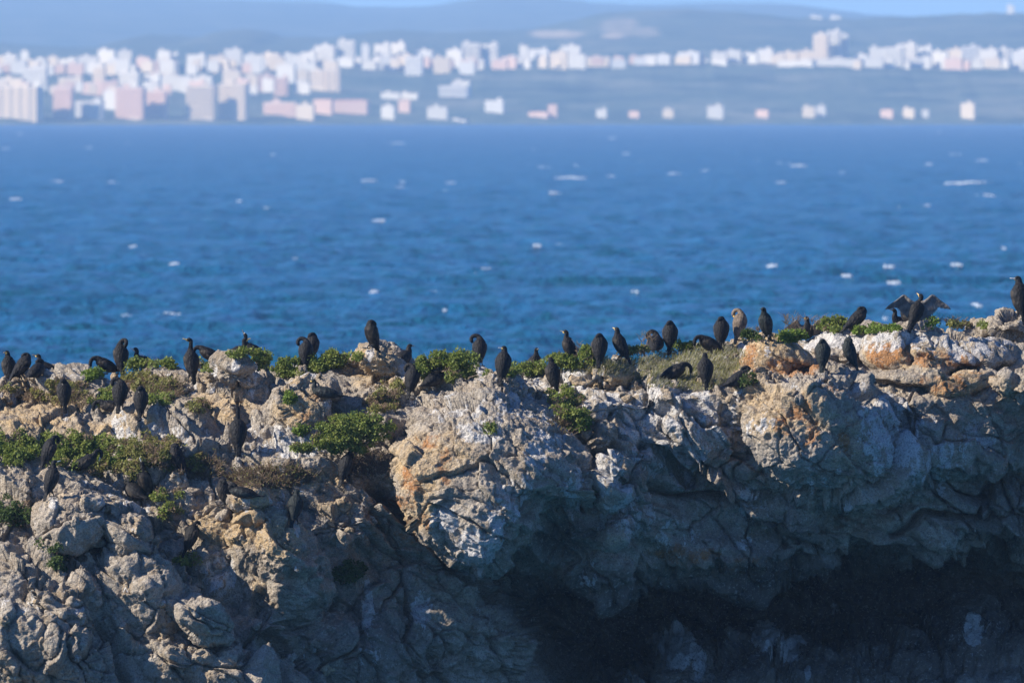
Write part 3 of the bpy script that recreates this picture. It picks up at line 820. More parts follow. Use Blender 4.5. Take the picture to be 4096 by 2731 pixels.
# ================================================================== THE TOWN
TM = {
 'white': simple_mat('white_render', (0.76, 0.67, 0.52), 0.85, 0.2, 0.06, 0.05),
 'cream': simple_mat('cream_render', (0.76, 0.59, 0.38), 0.85, 0.2, 0.06, 0.05),
 'pink': simple_mat('pinkish_render', (0.72, 0.47, 0.32), 0.85, 0.2, 0.08, 0.05),
 'grey': simple_mat('grey_white_render', (0.66, 0.60, 0.50), 0.85, 0.2, 0.06, 0.05),
 'roof': simple_mat('flat_roof', (0.62, 0.53, 0.43), 0.9, 0.1, 0.1, 0.05),
 'tile': simple_mat('terracotta_roof', (0.50, 0.25, 0.17), 0.9, 0.1, 0.15, 0.3),
 'glass': simple_mat('dark_window', (0.16, 0.15, 0.14), 0.3, 0.5, 0.1, 0.1),
}
_mb = MB(); _mb.box((0, 0, 0.5), (1, 1, 1)); CUBE = {}
for k in TM:
    me = _mb.mesh('block_' + k); me.materials.append(TM[k]); CUBE[k] = me

def child(name, matk, parent, loc, sca):
    o = bpy.data.objects.new(name, CUBE[matk]); COL.objects.link(o)
    o.parent = parent; o.location = loc; o.scale = sca
    return o

def building(x0, x1, y0, y1, D, colr, label, rz, detail, name='apartment_block', cat='building', seed=0, tile=False, sink=25):
    rs = random.Random(seed)
    kd = K * D
    c = at((x0 + x1) / 2, y1, D)
    wapp = (x1 - x0) * kd
    dep = min(wapp * 0.16, 7.0)                         # the left face looks at the sun, the short right face away from it
    wapp *= 1.15
    W = (wapp - abs(math.sin(rz)) * dep) / math.cos(rz)
    H = (y1 - y0) * kd
    root = bpy.data.objects.new(name, None); COL.objects.link(root)
    root.location = (c.x, c.y, c.z); root.rotation_euler = (0, 0, rz)
    tag(root, label, cat, 'buildings of the town across the bay')
    child('wall', colr, root, (0, 0, -sink * kd), (W, dep, H + sink * kd))
    if tile:
        mb = MB(); ov = 1.06
        mb.add([(-W/2*ov, -dep/2*ov, H), (W/2*ov, -dep/2*ov, H), (W/2*ov, dep/2*ov, H), (-W/2*ov, dep/2*ov, H), (-W/2*.7, 0, H + dep*.28), (W/2*.7, 0, H + dep*.28)],
               [(0,1,5,4),(1,2,5),(2,3,4,5),(3,0,4),(3,2,1,0)])
        put('roof', mb.mesh('tiled_roof'), TM['tile'], root)
    else:
        child('roof', 'roof', root, (0, 0, H + 0.003), (W * 1.02, dep * 1.02, 0.45))
        if W > 5:
            child('stair_head', colr, root, (W * rs.uniform(-.3, .3), dep * 0.1, H + 0.46), (W * 0.22, dep * 0.4, min(1.6, H * 0.12 + .6)))
    if detail:
        ns = max(2, int(H / 3.1)); nc = max(2, min(6, int(W / 4.0)))
        for s in range(ns):
            z = (s + 0.5) * H / ns
            child('balcony', colr, root, (0, -dep / 2 - 0.35, z - 0.2 * H / ns - 0.25), (W * 0.94, 0.7, 0.9))
            for q in range(nc):
                child('window', 'glass', root, ((q + 0.5) / nc * W * .94 - W * .47, -dep / 2 - 0.03, z), (W / nc * 0.3, 0.12, H / ns * 0.36))
    return root

# (x0, x1, roof row, foot row, distance, colour, big, label or None)
FRONT = [
 (-80,160,350,497,9040,'cream',1,'wide cream apartment block cut off by the left end of the far shore'),
 (218,292,352,500,9035,'pink',1,'tall narrow pinkish block on the far shore next to the pale low block'),
 (308,412,407,497,9040,'grey',1,'low pale blue grey block on the shore between two taller pinkish blocks'),
 (416,466,367,412,9110,'white',0,'small bright white building above the pale low shore block'),
 (468,578,352,503,9040,'pink',1,'broad pinkish apartment block forming the left half of the widest shore block'),
 (580,668,366,500,9045,'pink',1,'greyer right half of the widest apartment block on the shore'),
 (752,858,346,504,9035,'cream',1,'first of two slim peach towers standing alone on the shore'),
 (882,986,338,506,9035,'cream',1,'second of two slim peach towers, the one nearer the pink low range'),
 (1062,1190,412,496,9060,'pink',1,'low pink range of buildings on the shore right of the slim towers'),
 (1188,1256,421,479,9030,'cream',0,'bright cream cube house in front of the pink shore range'),
 (1258,1330,400,494,9065,'pink',0,'pink house with tiled roof right of the bright cream cube'),
 (1335,1470,405,492,9070,'pink',0,'long faint pink building at the end of the built up shore'),
 (1528,1578,426,476,9035,'white',0,'small white cube house on the shore below the long white roofs'),
 (1528,1600,374,394,9200,'white',0,'left one of two long low white roofs above the shore'),
 (1602,1672,376,394,9200,'white',0,'right one of two long low white roofs above the shore'),
 (1596,1640,402,492,9080,'pink',0,'faint pink building with tiled roof between two white shore cubes'),
 (1714,1788,431,479,9035,'white',0,'wider white cube house on the shore under the stepped white building'),
 (1764,1872,345,422,9230,'grey',1,'stepped pale building climbing the slope above the wider white cube'),
 (1815,1880,326,352,9260,'white',0,'white top terrace of the stepped building on the slope'),
 (1752,1868,483,497,9030,'grey',0,'very low pale wall like building at the waterline'),
 (1945,2015,405,492,9080,'grey',0,'barely visible grey building in the haze right of the stepped building'),
 (2194,2228,420,478,9040,'pink',0,'slim pinkish house standing at the end of a low wall on the shore'),
 (2118,2192,450,464,9045,'pink',0,'low pink wall like building left of the slim pinkish house'),
 (2388,2426,440,470,9040,'white',0,'small whitish shore house between the slim pinkish house and the orange spot'),
 (2518,2556,446,471,9040,'pink',0,'small dull pink house alone on the wooded shore'),
 (2654,2693,440,471,9040,'cream',0,'small bright peach house left of the big white shore cube'),
 (2834,2892,427,479,9035,'white',0,'brightest white cube house standing alone on the wooded shore'),
 (3028,3074,441,467,9040,'pink',0,'dim pink house right of the brightest white cube'),
 (3214,3258,430,476,9040,'cream',0,'cream house, left one of a close pair on the right shore'),
 (3268,3302,427,478,9042,'grey',0,'greyer house, right one of a close pair on the right shore'),
 (3526,3572,440,466,9040,'pink',0,'pink house, first of three small ones in a row on the right shore'),
 (3616,3657,436,469,9040,'cream',0,'cream house in the middle of three small ones on the right shore'),
 (3690,3714,441,464,9042,'grey',0,'tiny grey house, last of three small ones on the right shore'),
 (3848,3898,417,479,9036,'cream',0,'tall cream house with reddish top near the right end of the shore'),
]
MIDDLE = [(95,190,272,342,9330,'white'),(0,95,315,352,9300,'cream'),(240,330,312,352,9310,'cream'),(375,422,272,345,9330,'cream'),(330,412,332,362,9270,'pink'),(480,560,292,352,9330,'white'),(580,642,302,352,9320,'white'),
 (650,760,306,336,9330,'white'),(765,850,308,334,9330,'white'),(895,960,282,322,9350,'cream'),(985,1030,302,352,9320,'cream'),(1040,1095,302,362,9310,'pink'),(1102,1152,312,412,9250,'pink'),(1110,1180,262,302,9400,'white'),(1190,1232,282,308,9380,'cream'),
 (1244,1302,284,346,9300,'cream'),(1306,1360,281,380,9290,'cream')]
UPPER = [(-60,20,225,285,9560,'cream'),(20,70,222,322,9500,'white'),(84,116,208,238,9600,'white'),(78,188,242,292,9540,'white'),(190,232,230,258,9590,'cream'),(240,310,238,262,9590,'white'),(312,392,228,256,9600,'white'),(395,462,203,247,9600,'white'),
 (475,527,205,238,9610,'white'),(440,492,242,287,9540,'grey'),(548,600,232,254,9590,'pink'),(604,712,246,286,9530,'cream'),(632,682,206,250,9610,'white'),(684,712,214,242,9610,'grey'),(752,822,222,248,9600,'white'),(838,900,226,252,9600,'cream'),
 (902,966,200,242,9610,'white'),(980,1052,222,252,9590,'white'),(1055,1120,216,242,9610,'cream'),(1122,1200,220,250,9600,'white'),(1204,1262,212,250,9600,'white'),(1130,1205,256,288,9530,'grey'),(1262,1342,186,252,9600,'white'),(1356,1420,165,256,9590,'white'),
 (1448,1478,182,234,9610,'grey'),(1500,1560,180,228,9610,'white'),(1562,1622,175,226,9612,'white'),(1500,1585,229,268,9560,'grey'),(1588,1650,224,270,9560,'cream'),(1625,1692,230,300,9500,'grey'),(1660,1732,205,236,9605,'grey'),(1738,1800,232,282,9540,'cream'),
 (1790,1850,202,252,9600,'white'),(1852,1920,176,242,9610,'white'),(1922,1992,180,244,9608,'white'),(1840,1900,250,285,9520,'grey'),(2008,2066,232,260,9580,'pink'),(2080,2112,186,222,9610,'white'),(2114,2196,200,216,9612,'grey'),(2204,2268,212,262,9570,'cream'),
 (2250,2322,186,216,9610,'white'),(2284,2342,220,268,9560,'white'),(2344,2438,230,246,9590,'cream'),(2440,2502,242,263,9570,'grey'),(2540,2605,232,246,9590,'grey'),(2608,2682,222,240,9600,'grey'),(2718,2800,212,236,9605,'grey'),(2850,2905,212,232,9605,'white'),
 (2908,2962,204,230,9605,'white'),(2980,3030,216,234,9600,'white'),(3034,3092,200,232,9605,'white'),(3118,3190,212,246,9600,'cream'),(3192,3252,206,246,9602,'cream'),(3122,3254,244,262,9560,'white'),(3258,3311,140,246,9590,'cream'),(3312,3360,126,246,9596,'white'),
 (3361,3392,140,242,9600,'grey'),(3258,3424,238,254,9570,'white'),(3424,3472,222,252,9590,'grey'),(3482,3545,194,252,9590,'white'),(3546,3612,192,268,9570,'white'),(3604,3666,178,242,9605,'white'),(3612,3722,234,252,9575,'grey'),(3668,3726,190,232,9606,'grey'),
 (3732,3790,210,266,9570,'white'),(3792,3850,200,252,9600,'cream'),(3800,3850,240,268,9555,'white'),(3852,3922,188,262,9590,'grey'),(3924,3990,200,258,9580,'white'),(3992,4044,197,262,9575,'white'),(4060,4180,206,246,9600,'grey')]
RIDGE = [(3244,3286,68,88,11750,'white','left one of two tiny white houses on the skyline above the twin towers'),(3324,3362,68,86,11750,'white','right one of two tiny white houses on the skyline above the twin towers'),
         (2672,2700,148,164,10900,'grey','tiny pale house on the hillside above the sparse upper row'),(4030,4056,24,54,11760,'grey','slim pale tower alone on the skyline at the far right')]
ORD = ['first', 'second', 'third', 'fourth', 'fifth', 'sixth', 'seventh', 'eighth', 'ninth', 'tenth', 'eleventh', 'twelfth', 'thirteenth', 'fourteenth', 'fifteenth']
NAMED = {(1356,1420): 'plain white tower, tallest block in the left half of the upper row', (3258,3311): 'cream left slab of the tall tower above the right shore', (3312,3360): 'white middle slab, highest part of the tall tower above the right shore',
         (3361,3392): 'greyish right slab of the tall tower above the right shore', (3258,3424): 'long low white base in front of the tall tower', (1625,1692): 'greyish block hanging lowest on the slope in the upper row',
         (3546,3612): 'large white block with its foot lowest right of the tall tower', (1244,1302): 'cream block, left half of the pair above the bright cream cube', (1306,1360): 'cream block, right half of the pair above the bright cream cube',
         (1102,1152): 'tall pinkish block left of the cream pair and reaching lowest', (95,190): 'large white block, highest of the middle row near the left end', (375,422): 'tall narrow cream block in the middle row above the small bright white building'}
CWORD = {'white': 'white', 'cream': 'cream', 'pink': 'pinkish', 'grey': 'greyish'}
def mid_label(row, name, marks):
    """counts every unnamed block of a row onward from the landmark before it"""
    out = {}
    n, last = {}, marks[0][1]
    for b in sorted(row, key=lambda q: q[0] + q[1]):
        for x, w in marks:
            if (b[0] + b[1]) / 2 >= x: last = w
        if (b[0], b[1]) in NAMED: out[b] = NAMED[(b[0], b[1])]; continue
        key = (last, b[5]); k = n.get(key, 0); n[key] = k + 1
        out[b] = '%s %s block of the %s, right of %s' % (ORD[k], CWORD[b[5]], name, last)
    return out
rsd = random.Random(5)
for i, (x0, x1, y0, y1, D, c, big, lab) in enumerate(FRONT):
    w = x1 - x0
    building(x0, x1, y0, y1, D, c, lab, R(-rsd.uniform(30, 55)), big and w > 60, 'apartment_block' if big else 'house', 'building' if big else 'house', i,
             tile=(c == 'pink' and not big) , sink=max(4, 497 - y1 + 4))
ml = mid_label(MIDDLE, 'middle row', [(-999, 'the left end'), (575, 'the widest shore block'), (1000, 'the second slim peach tower')])
ul = mid_label(UPPER, 'upper row', [(-999, 'the left end'), (430, 'the paired white blocks'), (900, 'the dip over the slim towers'), (1390, 'the plain white tower'), (1770, 'the lowest hanging block'), (2100, 'the low pinkish block'), (2700, 'the sparse stretch'), (3330, 'the tall tower'), (3640, 'the largest white block')])
for i, b in enumerate(MIDDLE):
    building(*b[:6], ml[b], R(-rsd.uniform(30, 58)), (b[3] - b[2]) > 55, seed=50 + i, sink=30)
for i, b in enumerate(UPPER):
    building(*b[:6], ul[b], R(-rsd.uniform(30, 58)), (b[3] - b[2]) > 60, seed=90 + i, sink=22)
for i, b in enumerate(RIDGE):
    building(*b[:6], b[6], R(-40), False, 'house' if i < 3 else 'tower', 'house' if i < 3 else 'tower', 200 + i, sink=14)

ORD += ['sixteenth', 'seventeenth', 'eighteenth', 'nineteenth', 'twentieth']
def fill(x0, x1, yb, D, n, place, seed, hmin=14, hmax=34, cols=('white', 'cream', 'white', 'pink')):
    r = random.Random(seed); cnt = {}
    for i in range(n):
        x = x0 + (x1 - x0) * (i + r.uniform(.1, .9)) / n; w = r.uniform(26, 64)
        y1 = yb(x) + r.uniform(-8, 10); c = r.choice(cols)
        k = cnt.get(c, 0); cnt[c] = k + 1
        building(x, x + w, y1 - r.uniform(hmin, hmax), y1, D + r.uniform(-30, 30), c, '%s small %s house from the left %s' % (ORD[k], CWORD[c], place), R(-r.uniform(30, 58)), False, 'house', 'house', 300 + seed * 50 + i, sink=18)
fill(-60, 1300, lambda x: 284 - 0.012 * x, 9480, 30, 'in gaps under the left upper row', 1)
fill(1300, 2300, lambda x: 258, 9560, 16, 'in gaps of the central upper row', 2, 12, 26)
fill(2350, 3200, lambda x: 246, 9600, 14, 'in the thin stretch of the upper row', 3, 8, 18)
fill(3400, 4120, lambda x: 260, 9560, 14, 'under the right end of the upper row', 4, 14, 30)
fill(-60, 1240, lambda x: 358, 9230, 24, 'between middle row and shore blocks', 5, 16, 40)
fill(160, 1700, lambda x: 494, 9060, 16, 'at the waterline between shore blocks', 6, 8, 20, ('pink', 'cream', 'grey'))
# ------------------------------------------------------------------ the air
def haze():
    m, nt = new_mat('sea_haze')
    N = NT(nt)
    v = N.n('ShaderNodeVolumePrincipled')
    v.inputs['Color'].default_value = HAZE_COL
    v.inputs['Density'].default_value = HAZE_DENS
    v.inputs['Anisotropy'].default_value = 0.0
    o = N.n('ShaderNodeOutputMaterial')
    N.link(v.outputs[0], o.inputs['Volume'])
    mb = MB()
    mb.box((0, 9600, 84), (26000, 20600, 172))
    put('haze', mb.mesh('haze'), m, kind='stuff', label='thin blue haze over the bay')
HAZE_COL = (0.44, 0.69, 1.0, 1.0)
HAZE_DENS = 8.2e-5
haze()
print('town', round(time.time() - T0, 1))
# ================================================================== THE CORMORANTS
def feather_mat(name, dark, lite, scale, rim, sheen=0.12, rough=0.6):
    m, nt = new_mat(name)
    N = NT(nt)
    tc = N.n('ShaderNodeTexCoord').outputs['Object']
    st = N.n('ShaderNodeVectorMath', operation='MULTIPLY')
    N.link(tc, st.inputs[0]); st.inputs[1].default_value = (1.0, 1.0, 0.62)
    v = N.voro(st.outputs[0], scale)
    n1 = N.noise(tc, 9.0, 4, 0.6); n2 = N.noise(tc, 60.0, 3, 0.6)
    c = N.mix(N.ramp(n1, [(0.35, 0.0), (0.65, 1.0)]), dark, lite)
    c = N.mix(N.ramp(v, [(0.45, 0.0), (0.75, rim)]), c, (0.012, 0.012, 0.013))
    c = N.mix(N.math('MULTIPLY', n2, 0.15), c, (0.05, 0.045, 0.04))
    h = N.math('ADD', N.math('MULTIPLY', v, 1.0), N.math('MULTIPLY', n2, 0.6))
    N.out(c, rough, sheen, N.bump(h, 0.7, 0.012))
    return m
BM = {
 'black': feather_mat('black_plumage', (0.008, 0.008, 0.009), (0.016, 0.0155, 0.016), 30, 0.3),
 'slate': feather_mat('slate_green_plumage', (0.014, 0.019, 0.018), (0.026, 0.033, 0.031), 30, 0.4),
 'wing': feather_mat('scaled_brown_black_wing', (0.018, 0.015, 0.0125), (0.072, 0.058, 0.045), 19, 0.95),
 'wingslate': feather_mat('scaled_slate_wing', (0.022, 0.028, 0.027), (0.044, 0.051, 0.048), 26, 0.9),
 'brown': feather_mat('brown_young_plumage', (0.13, 0.095, 0.065), (0.24, 0.18, 0.125), 30, 0.5, 0.2, 0.7),
 'wingbrown': feather_mat('brown_young_wing', (0.12, 0.09, 0.065), (0.20, 0.155, 0.11), 26, 0.8, 0.2, 0.7),
 'spread': feather_mat('open_wing_feathers', (0.12, 0.105, 0.09), (0.24, 0.21, 0.18), 20, 0.3, 0.2, 0.7),
 'bill_yellow': simple_mat('yellow_bill', (0.72, 0.46, 0.12), 0.5, 0.4, 0.1, 60),
 'bill_pale': simple_mat('pale_bill', (0.72, 0.68, 0.60), 0.5, 0.4, 0.1, 60),
 'bill_dark': simple_mat('dark_horn_bill', (0.16, 0.14, 0.11), 0.5, 0.4, 0.1, 60),
 'throat': simple_mat('yellow_throat_skin', (0.78, 0.50, 0.13), 0.6, 0.3, 0.1, 60),
 'pale': simple_mat('pale_throat_feathers', (0.70, 0.64, 0.54), 0.8, 0.2, 0.1, 60),
 'foot': simple_mat('dark_webbed_foot', (0.035, 0.033, 0.032), 0.6, 0.4, 0.1, 60),
 'eye': simple_mat('eye', (0.02, 0.05, 0.04), 0.1, 0.6, 0.1, 60),
}

def spline(pts, n):
    """Catmull-Rom through control rows (x, y, z, ra, rb)"""
    p = np.array(pts, float)
    q = np.concatenate([[2 * p[0] - p[1]], p, [2 * p[-1] - p[-2]]])
    s = np.concatenate([[0], np.cumsum(np.linalg.norm(np.diff(p[:, :3], axis=0), axis=1) + 0.012)])
    t = np.linspace(0, s[-1], n)
    i = np.clip(np.searchsorted(s, t, 'right') - 1, 0, len(p) - 2)
    u = ((t - s[i]) / (s[i + 1] - s[i]))[:, None]
    a, b, c, d = q[i], q[i + 1], q[i + 2], q[i + 3]
    r = 0.5 * (2 * b + (c - a) * u + (2 * a - 5 * b + 4 * c - d) * u * u + (3 * b - a - 3 * c + d) * u ** 3)
    r[:, 3:] = np.maximum(r[:, 3:], 0.004)
    return r

def loft(pts, n=46, m=18, rs=None, rough=0.0):
    """one continuous skin along a bent spine; returns verts, faces, centres, sides, ups"""
    r = spline(pts, n)
    C = r[:, :3]
    T = np.gradient(C, axis=0); T /= np.maximum(np.linalg.norm(T, axis=1, keepdims=True), 1e-9)
    S = np.zeros_like(C); s = np.array([0, 1.0, 0])
    for i in range(n):
        s = s - T[i] * (s @ T[i])
        s /= max(np.linalg.norm(s), 1e-9); S[i] = s
    Uv = np.cross(S, T)                                        # dorsal side: away from the belly for an upright bird facing +x
    ang = np.linspace(0, 2 * math.pi, m, endpoint=False)
    V = C[:, None] + S[:, None] * (r[:, 3:4] * np.cos(ang))[..., None] + Uv[:, None] * (r[:, 4:5] * np.sin(ang))[..., None]
    if rough:
        nn = (V - C[:, None]); ln = np.maximum(np.linalg.norm(nn, axis=2, keepdims=True), 1e-6)
        d = fbm(V.reshape(-1, 3) * 14 + rs, 3, 5).reshape(n, m) * rough * np.minimum(1, ln[..., 0] / 0.05)
        V = V + nn / ln * d[..., None]
    V = V.reshape(-1, 3)
    idx = np.arange(n * m).reshape(n, m); nx = np.roll(idx, -1, 1)
    F = np.stack([idx[:-1], nx[:-1], nx[1:], idx[1:]], -1).reshape(-1, 4)
    c0, c1 = len(V), len(V) + 1
    V = np.concatenate([V, C[:1], C[-1:]])
    caps = [[nx[0, k], idx[0, k], c0, c0] for k in range(m)] + [[idx[-1, k], nx[-1, k], c1, c1] for k in range(m)]
    faces = [tuple(f) for f in F] + [tuple(f[:3]) for f in caps]
    return V, faces, r, C, S, Uv, T

def py_mesh(name, V, faces, mat, smooth=True):
    me = bpy.data.meshes.new(name)
    me.from_pydata([tuple(v) for v in V], [], faces)
    if smooth: me.polygons.foreach_set('use_smooth', np.full(len(me.polygons), True))
    me.materials.append(mat)
    me.update()
    return me

# spines in metres, facing +x, feet at the origin: tail, rump, belly, breast, shoulder (x, y, z, half width, half depth)
TRUNK = {
 'stand':  [(-.175,0,-.075,.030,.006),(-.150,0,-.01,.036,.009),(-.118,0,.065,.040,.022),(-.085,0,.12,.062,.058),(-.045,0,.20,.090,.086),(-.005,0,.29,.110,.100),(.028,0,.37,.112,.098),(.045,0,.425,.088,.078)],
 'lean':   [(-.26,0,-.02,.032,.007),(-.21,0,.035,.040,.010),(-.16,0,.09,.044,.026),(-.105,0,.135,.066,.058),(-.035,0,.20,.094,.086),(.035,0,.275,.112,.098),(.092,0,.345,.110,.094),(.122,0,.392,.084,.074)],
 'crouch': [(-.30,0,.03,.034,.008),(-.24,0,.045,.044,.012),(-.18,0,.065,.055,.032),(-.11,0,.09,.09,.07),(-.02,0,.125,.115,.098),(.07,0,.17,.112,.10),(.14,0,.215,.092,.084),(.175,0,.25,.066,.06)],
 'lie':    [(-.36,0,.035,.036,.008),(-.29,0,.045,.046,.012),(-.22,0,.055,.06,.03),(-.13,0,.075,.095,.066),(-.02,0,.095,.115,.088),(.09,0,.115,.108,.088),(.16,0,.135,.085,.074),(.195,0,.16,.060,.055)],
}
# necks, relative to the shoulder: x, y, z, half width, half depth; the last two rows are the head
NECK = {
 'tucked':  [(.018,0,.030,.070,.062),(.008,.01,.058,.056,.044),(-.035,.02,.062,.046,.034),(-.062,.03,.040,.037,.032),(-.070,.03,.012,.022,.02)],
 'hunch':   [(.02,0,.045,.058,.050),(.025,0,.085,.046,.042),(.035,0,.110,.042,.040),(.060,0,.118,.036,.034),(.082,0,.112,.022,.022)],
 'upright': [(.012,0,.050,.050,.046),(.0,0,.10,.037,.034),(-.006,0,.15,.032,.030),(.004,0,.195,.035,.033),(.034,0,.214,.033,.032),(.062,0,.210,.020,.020)],
 'short':   [(.014,0,.045,.052,.048),(.008,0,.085,.038,.036),(.008,0,.12,.035,.034),(.034,0,.142,.034,.033),(.062,0,.138,.020,.020)],
 'skyward': [(.012,0,.050,.050,.046),(.004,0,.10,.037,.034),(.0,0,.14,.034,.032),(.012,0,.172,.034,.033),(.032,0,.196,.021,.021)],
 'side':    [(.015,.012,.050,.052,.046),(.020,.050,.088,.040,.036),(.020,.105,.092,.035,.032),(.018,.148,.058,.034,.031),(.012,.150,.012,.034,.032),(.006,.128,-.022,.021,.020)],
 'chest':   [(.03,0,.045,.052,.046),(.060,.005,.085,.040,.036),(.108,.008,.090,.035,.032),(.140,.01,.056,.034,.031),(.140,.01,.012,.034,.032),(.118,.01,-.022,.021,.02)],
 'back':    [(.012,.0,.055,.050,.046),(-.002,.03,.10,.040,.036),(-.035,.075,.112,.035,.032),(-.068,.085,.075,.034,.031),(-.078,.07,.03,.033,.031),(-.075,.05,.0,.021,.02)],
 'down':    [(.045,0,.02,.05,.045),(.095,0,.015,.038,.035),(.135,0,-.03,.034,.032),(.145,0,-.09,.033,.031),(.135,0,-.13,.020,.02)],
}
def yaw_neck(pts, yaw, flip):
    out = []
    for i, (x, y, z, a, b) in enumerate(pts):
        y = -y if flip else y
        k = yaw * (i / (len(pts) - 1)) ** 1.5
        cx, cy_ = (pts[-3][0], (-pts[-3][1] if flip else pts[-3][1])) if len(pts) > 3 else (0, 0)
        if i >= len(pts) - 2:
            dx, dy = x - cx, y - cy_
            x, y = cx + dx * math.cos(yaw) - dy * math.sin(yaw), cy_ + dx * math.sin(yaw) + dy * math.cos(yaw)
        out.append((x, y, z, a, b))
    return out

BIRDS = []
def cormorant(label, loc, size, trunk, neck, heading, yaw=0.0, flip=False, roll=0.0, plume='black', wing='wing', bill='bill_dark', throat=None, breast=None, seed=0, legs=True, group='cormorants resting on the islet', spread=None, tilt=0.0):
    rs = np.random.RandomState(seed + 900)
    tr = TRUNK[trunk]
    plump = rs.uniform(0.93, 1.07)
    tr = [(x * rs.uniform(.97, 1.03), y, z, a * plump * (1.10 if a > .05 else 1.05), b * plump * (1.06 if b > .05 else 1)) for x, y, z, a, b in tr]
    sx, sy, sz = tr[-1][:3]
    nk = [(sx + x, sy + y, sz + z, a, b) for x, y, z, a, b in yaw_neck(NECK[neck], yaw, flip)]
    pts = tr + nk
    root = bpy.data.objects.new('cormorant', None); COL.objects.link(root)
    root.location = loc; root.rotation_euler = (roll * math.sin(heading), 0, heading); root.scale = (size,) * 3
    root.rotation_euler = (Euler((0, 0, heading)).to_matrix() @ Euler((tilt, 0, 0)).to_matrix() @ Euler((0, roll, 0)).to_matrix()).to_euler()
    tag(root, label, 'cormorant', group)
    V, faces, r, C, S, Uv, T = loft(pts, 52, 18, rs.uniform(0, 50, 3), 0.007)
    put('body', py_mesh('cormorant_body', V, faces, BM[plume]), None, root)
    tail_end = C[0]; n = len(C)
    # how far along the spine the trunk reaches
    sd = np.linalg.norm(C - np.array([sx, sy, sz]), axis=1); ish = int(np.argmin(sd))
    irump = int(np.argmin(np.linalg.norm(C - np.array(tr[1][:3]), axis=1)))
    # folded wings: shells lying over the back and flanks, pointed at the rump
    if spread is None:
        for sg in (1, -1):
            rows, nr_, nc = [], 18, 9
            for i in range(nr_):
                f = i / (nr_ - 1)
                k = irump + (ish - irump) * f
                i0 = int(min(math.floor(k), n - 2)); w = k - i0
                c = C[i0] * (1 - w) + C[i0 + 1] * w; s_ = S[i0]; u_ = Uv[i0]; ra = r[i0, 3] * (1 - w) + r[i0 + 1, 3] * w; rb = r[i0, 4] * (1 - w) + r[i0 + 1, 4] * w
                wide = math.sin(min(1, f * 1.25 + 0.08) * math.pi / 2) * (1 - max(0, f - 0.86) * 5.2)
                row = []
                for j in range(nc):
                    g = j / (nc - 1)
                    # angle from the back's midline down the flank
                    th = (0.10 + 0.9 * (1 - f) * 0.05) + g * (1.95 * max(0.12, wide))
                    lift = 0.016 * math.sin(math.pi * min(1, max(0, g * 0.92 + 0.04))) ** 0.5 * (0.4 + 0.6 * math.sin(math.pi * min(1, f * .93 + .05))) - (0.006 if g in (0, 1) else 0) + rs.normal(0, .0012)
                    ra_, rb_ = max(ra, 0.035 * wide) + lift, max(rb, 0.03 * wide) + lift
                    row.append(c + s_ * sg * ra_ * math.sin(th) + u_ * rb_ * math.cos(th))
                rows.append(row)
            # tip runs on beyond the rump
            Vw = np.array(rows).reshape(-1, 3)
            idx = np.arange(nr_ * nc).reshape(nr_, nc)
            fw = [tuple(q) for q in np.stack([idx[:-1, :-1], idx[:-1, 1:], idx[1:, 1:], idx[1:, :-1]], -1).reshape(-1, 4)]
            put('wing', py_mesh('folded_wing', Vw, fw, BM[wing]), None, root)
    else:
        sh = np.array([sx, sy, sz]) - np.array([0.02, 0, 0.03])
        for sg in (1, -1):
            put('wing', open_wing(sh, sg, spread, rs, tilt), None, root)
    # bill: upper and lower half joined in one hooked shape, along the head's direction
    h0, h1 = C[-1], C[-6]
    d = h0 - h1; d /= np.linalg.norm(d)
    if neck == 'tucked': d = (d + np.array([-.5, 0, -.5])); d /= np.linalg.norm(d)
    sd_ = S[-1] - d * (S[-1] @ d); sd_ /= np.linalg.norm(sd_); up = np.cross(d, sd_); up = up if up @ np.array(Uv[-1]) > 0 else -up
    L = 0.072
    rings = [(-.012, .013, .014, 0), (.01, .0115, .0125, 0), (.035, .008, .009, -.001), (.058, .006, .0075, -.001), (L, .0035, .005, -.005), (L + .002, .002, .002, -.012)]
    Vb, fb = [], []
    up2 = -up if up[2] < -0.2 and abs(d[2]) < .7 else up
    for q, (t, a, b, dz) in enumerate(rings):
        for k in range(8):
            an = 2 * math.pi * k / 8
            Vb.append(h0 + d * t + sd_ * a * math.cos(an) + up2 * (b * math.sin(an) + dz))
    for q in range(len(rings) - 1):
        for k in range(8):
            fb.append((q * 8 + k, q * 8 + (k + 1) % 8, q * 8 + 8 + (k + 1) % 8, q * 8 + 8 + k))
    fb += [tuple(range(8))[::-1], tuple(range(len(rings) * 8 - 8, len(rings) * 8))]
    put('bill', py_mesh('bill', Vb, fb, BM[bill]), None, root)
    def ball(name, c, rad, mat, stretch=(1, 1, 1), ax=None):
        Vs, fs = [], []
        for i in range(1, 6):
            for k in range(8):
                th, ph = math.pi * i / 6, 2 * math.pi * k / 8
                Vs.append((math.cos(th) * stretch[0], math.sin(th) * math.cos(ph) * stretch[1], math.sin(th) * math.sin(ph) * stretch[2]))
        Vs += [(stretch[0], 0, 0), (-stretch[0], 0, 0)]
        for i in range(4):
            for k in range(8): fs.append((i * 8 + k, i * 8 + (k + 1) % 8, i * 8 + 8 + (k + 1) % 8, i * 8 + 8 + k))
        for k in range(8): fs += [(40, (k + 1) % 8, k), (41, 32 + k, 32 + (k + 1) % 8)]
        ax = ax or (d, sd_, up2)
        W = [c + rad * (v[0] * ax[0] + v[1] * ax[1] + v[2] * ax[2]) for v in Vs]
        return put(name, py_mesh(name, W, fs, BM[mat]), None, root)
    hc = C[-4]
    for sg in (1, -1):
        ball('eye', hc + sd_ * sg * r[-4, 3] * 0.88 + up2 * .006 + d * .004, .0055, 'eye')
    if throat:
        ball('throat_patch', h0 - d * .010 - up2 * .008, .024, throat, (1.15, .92, .85))
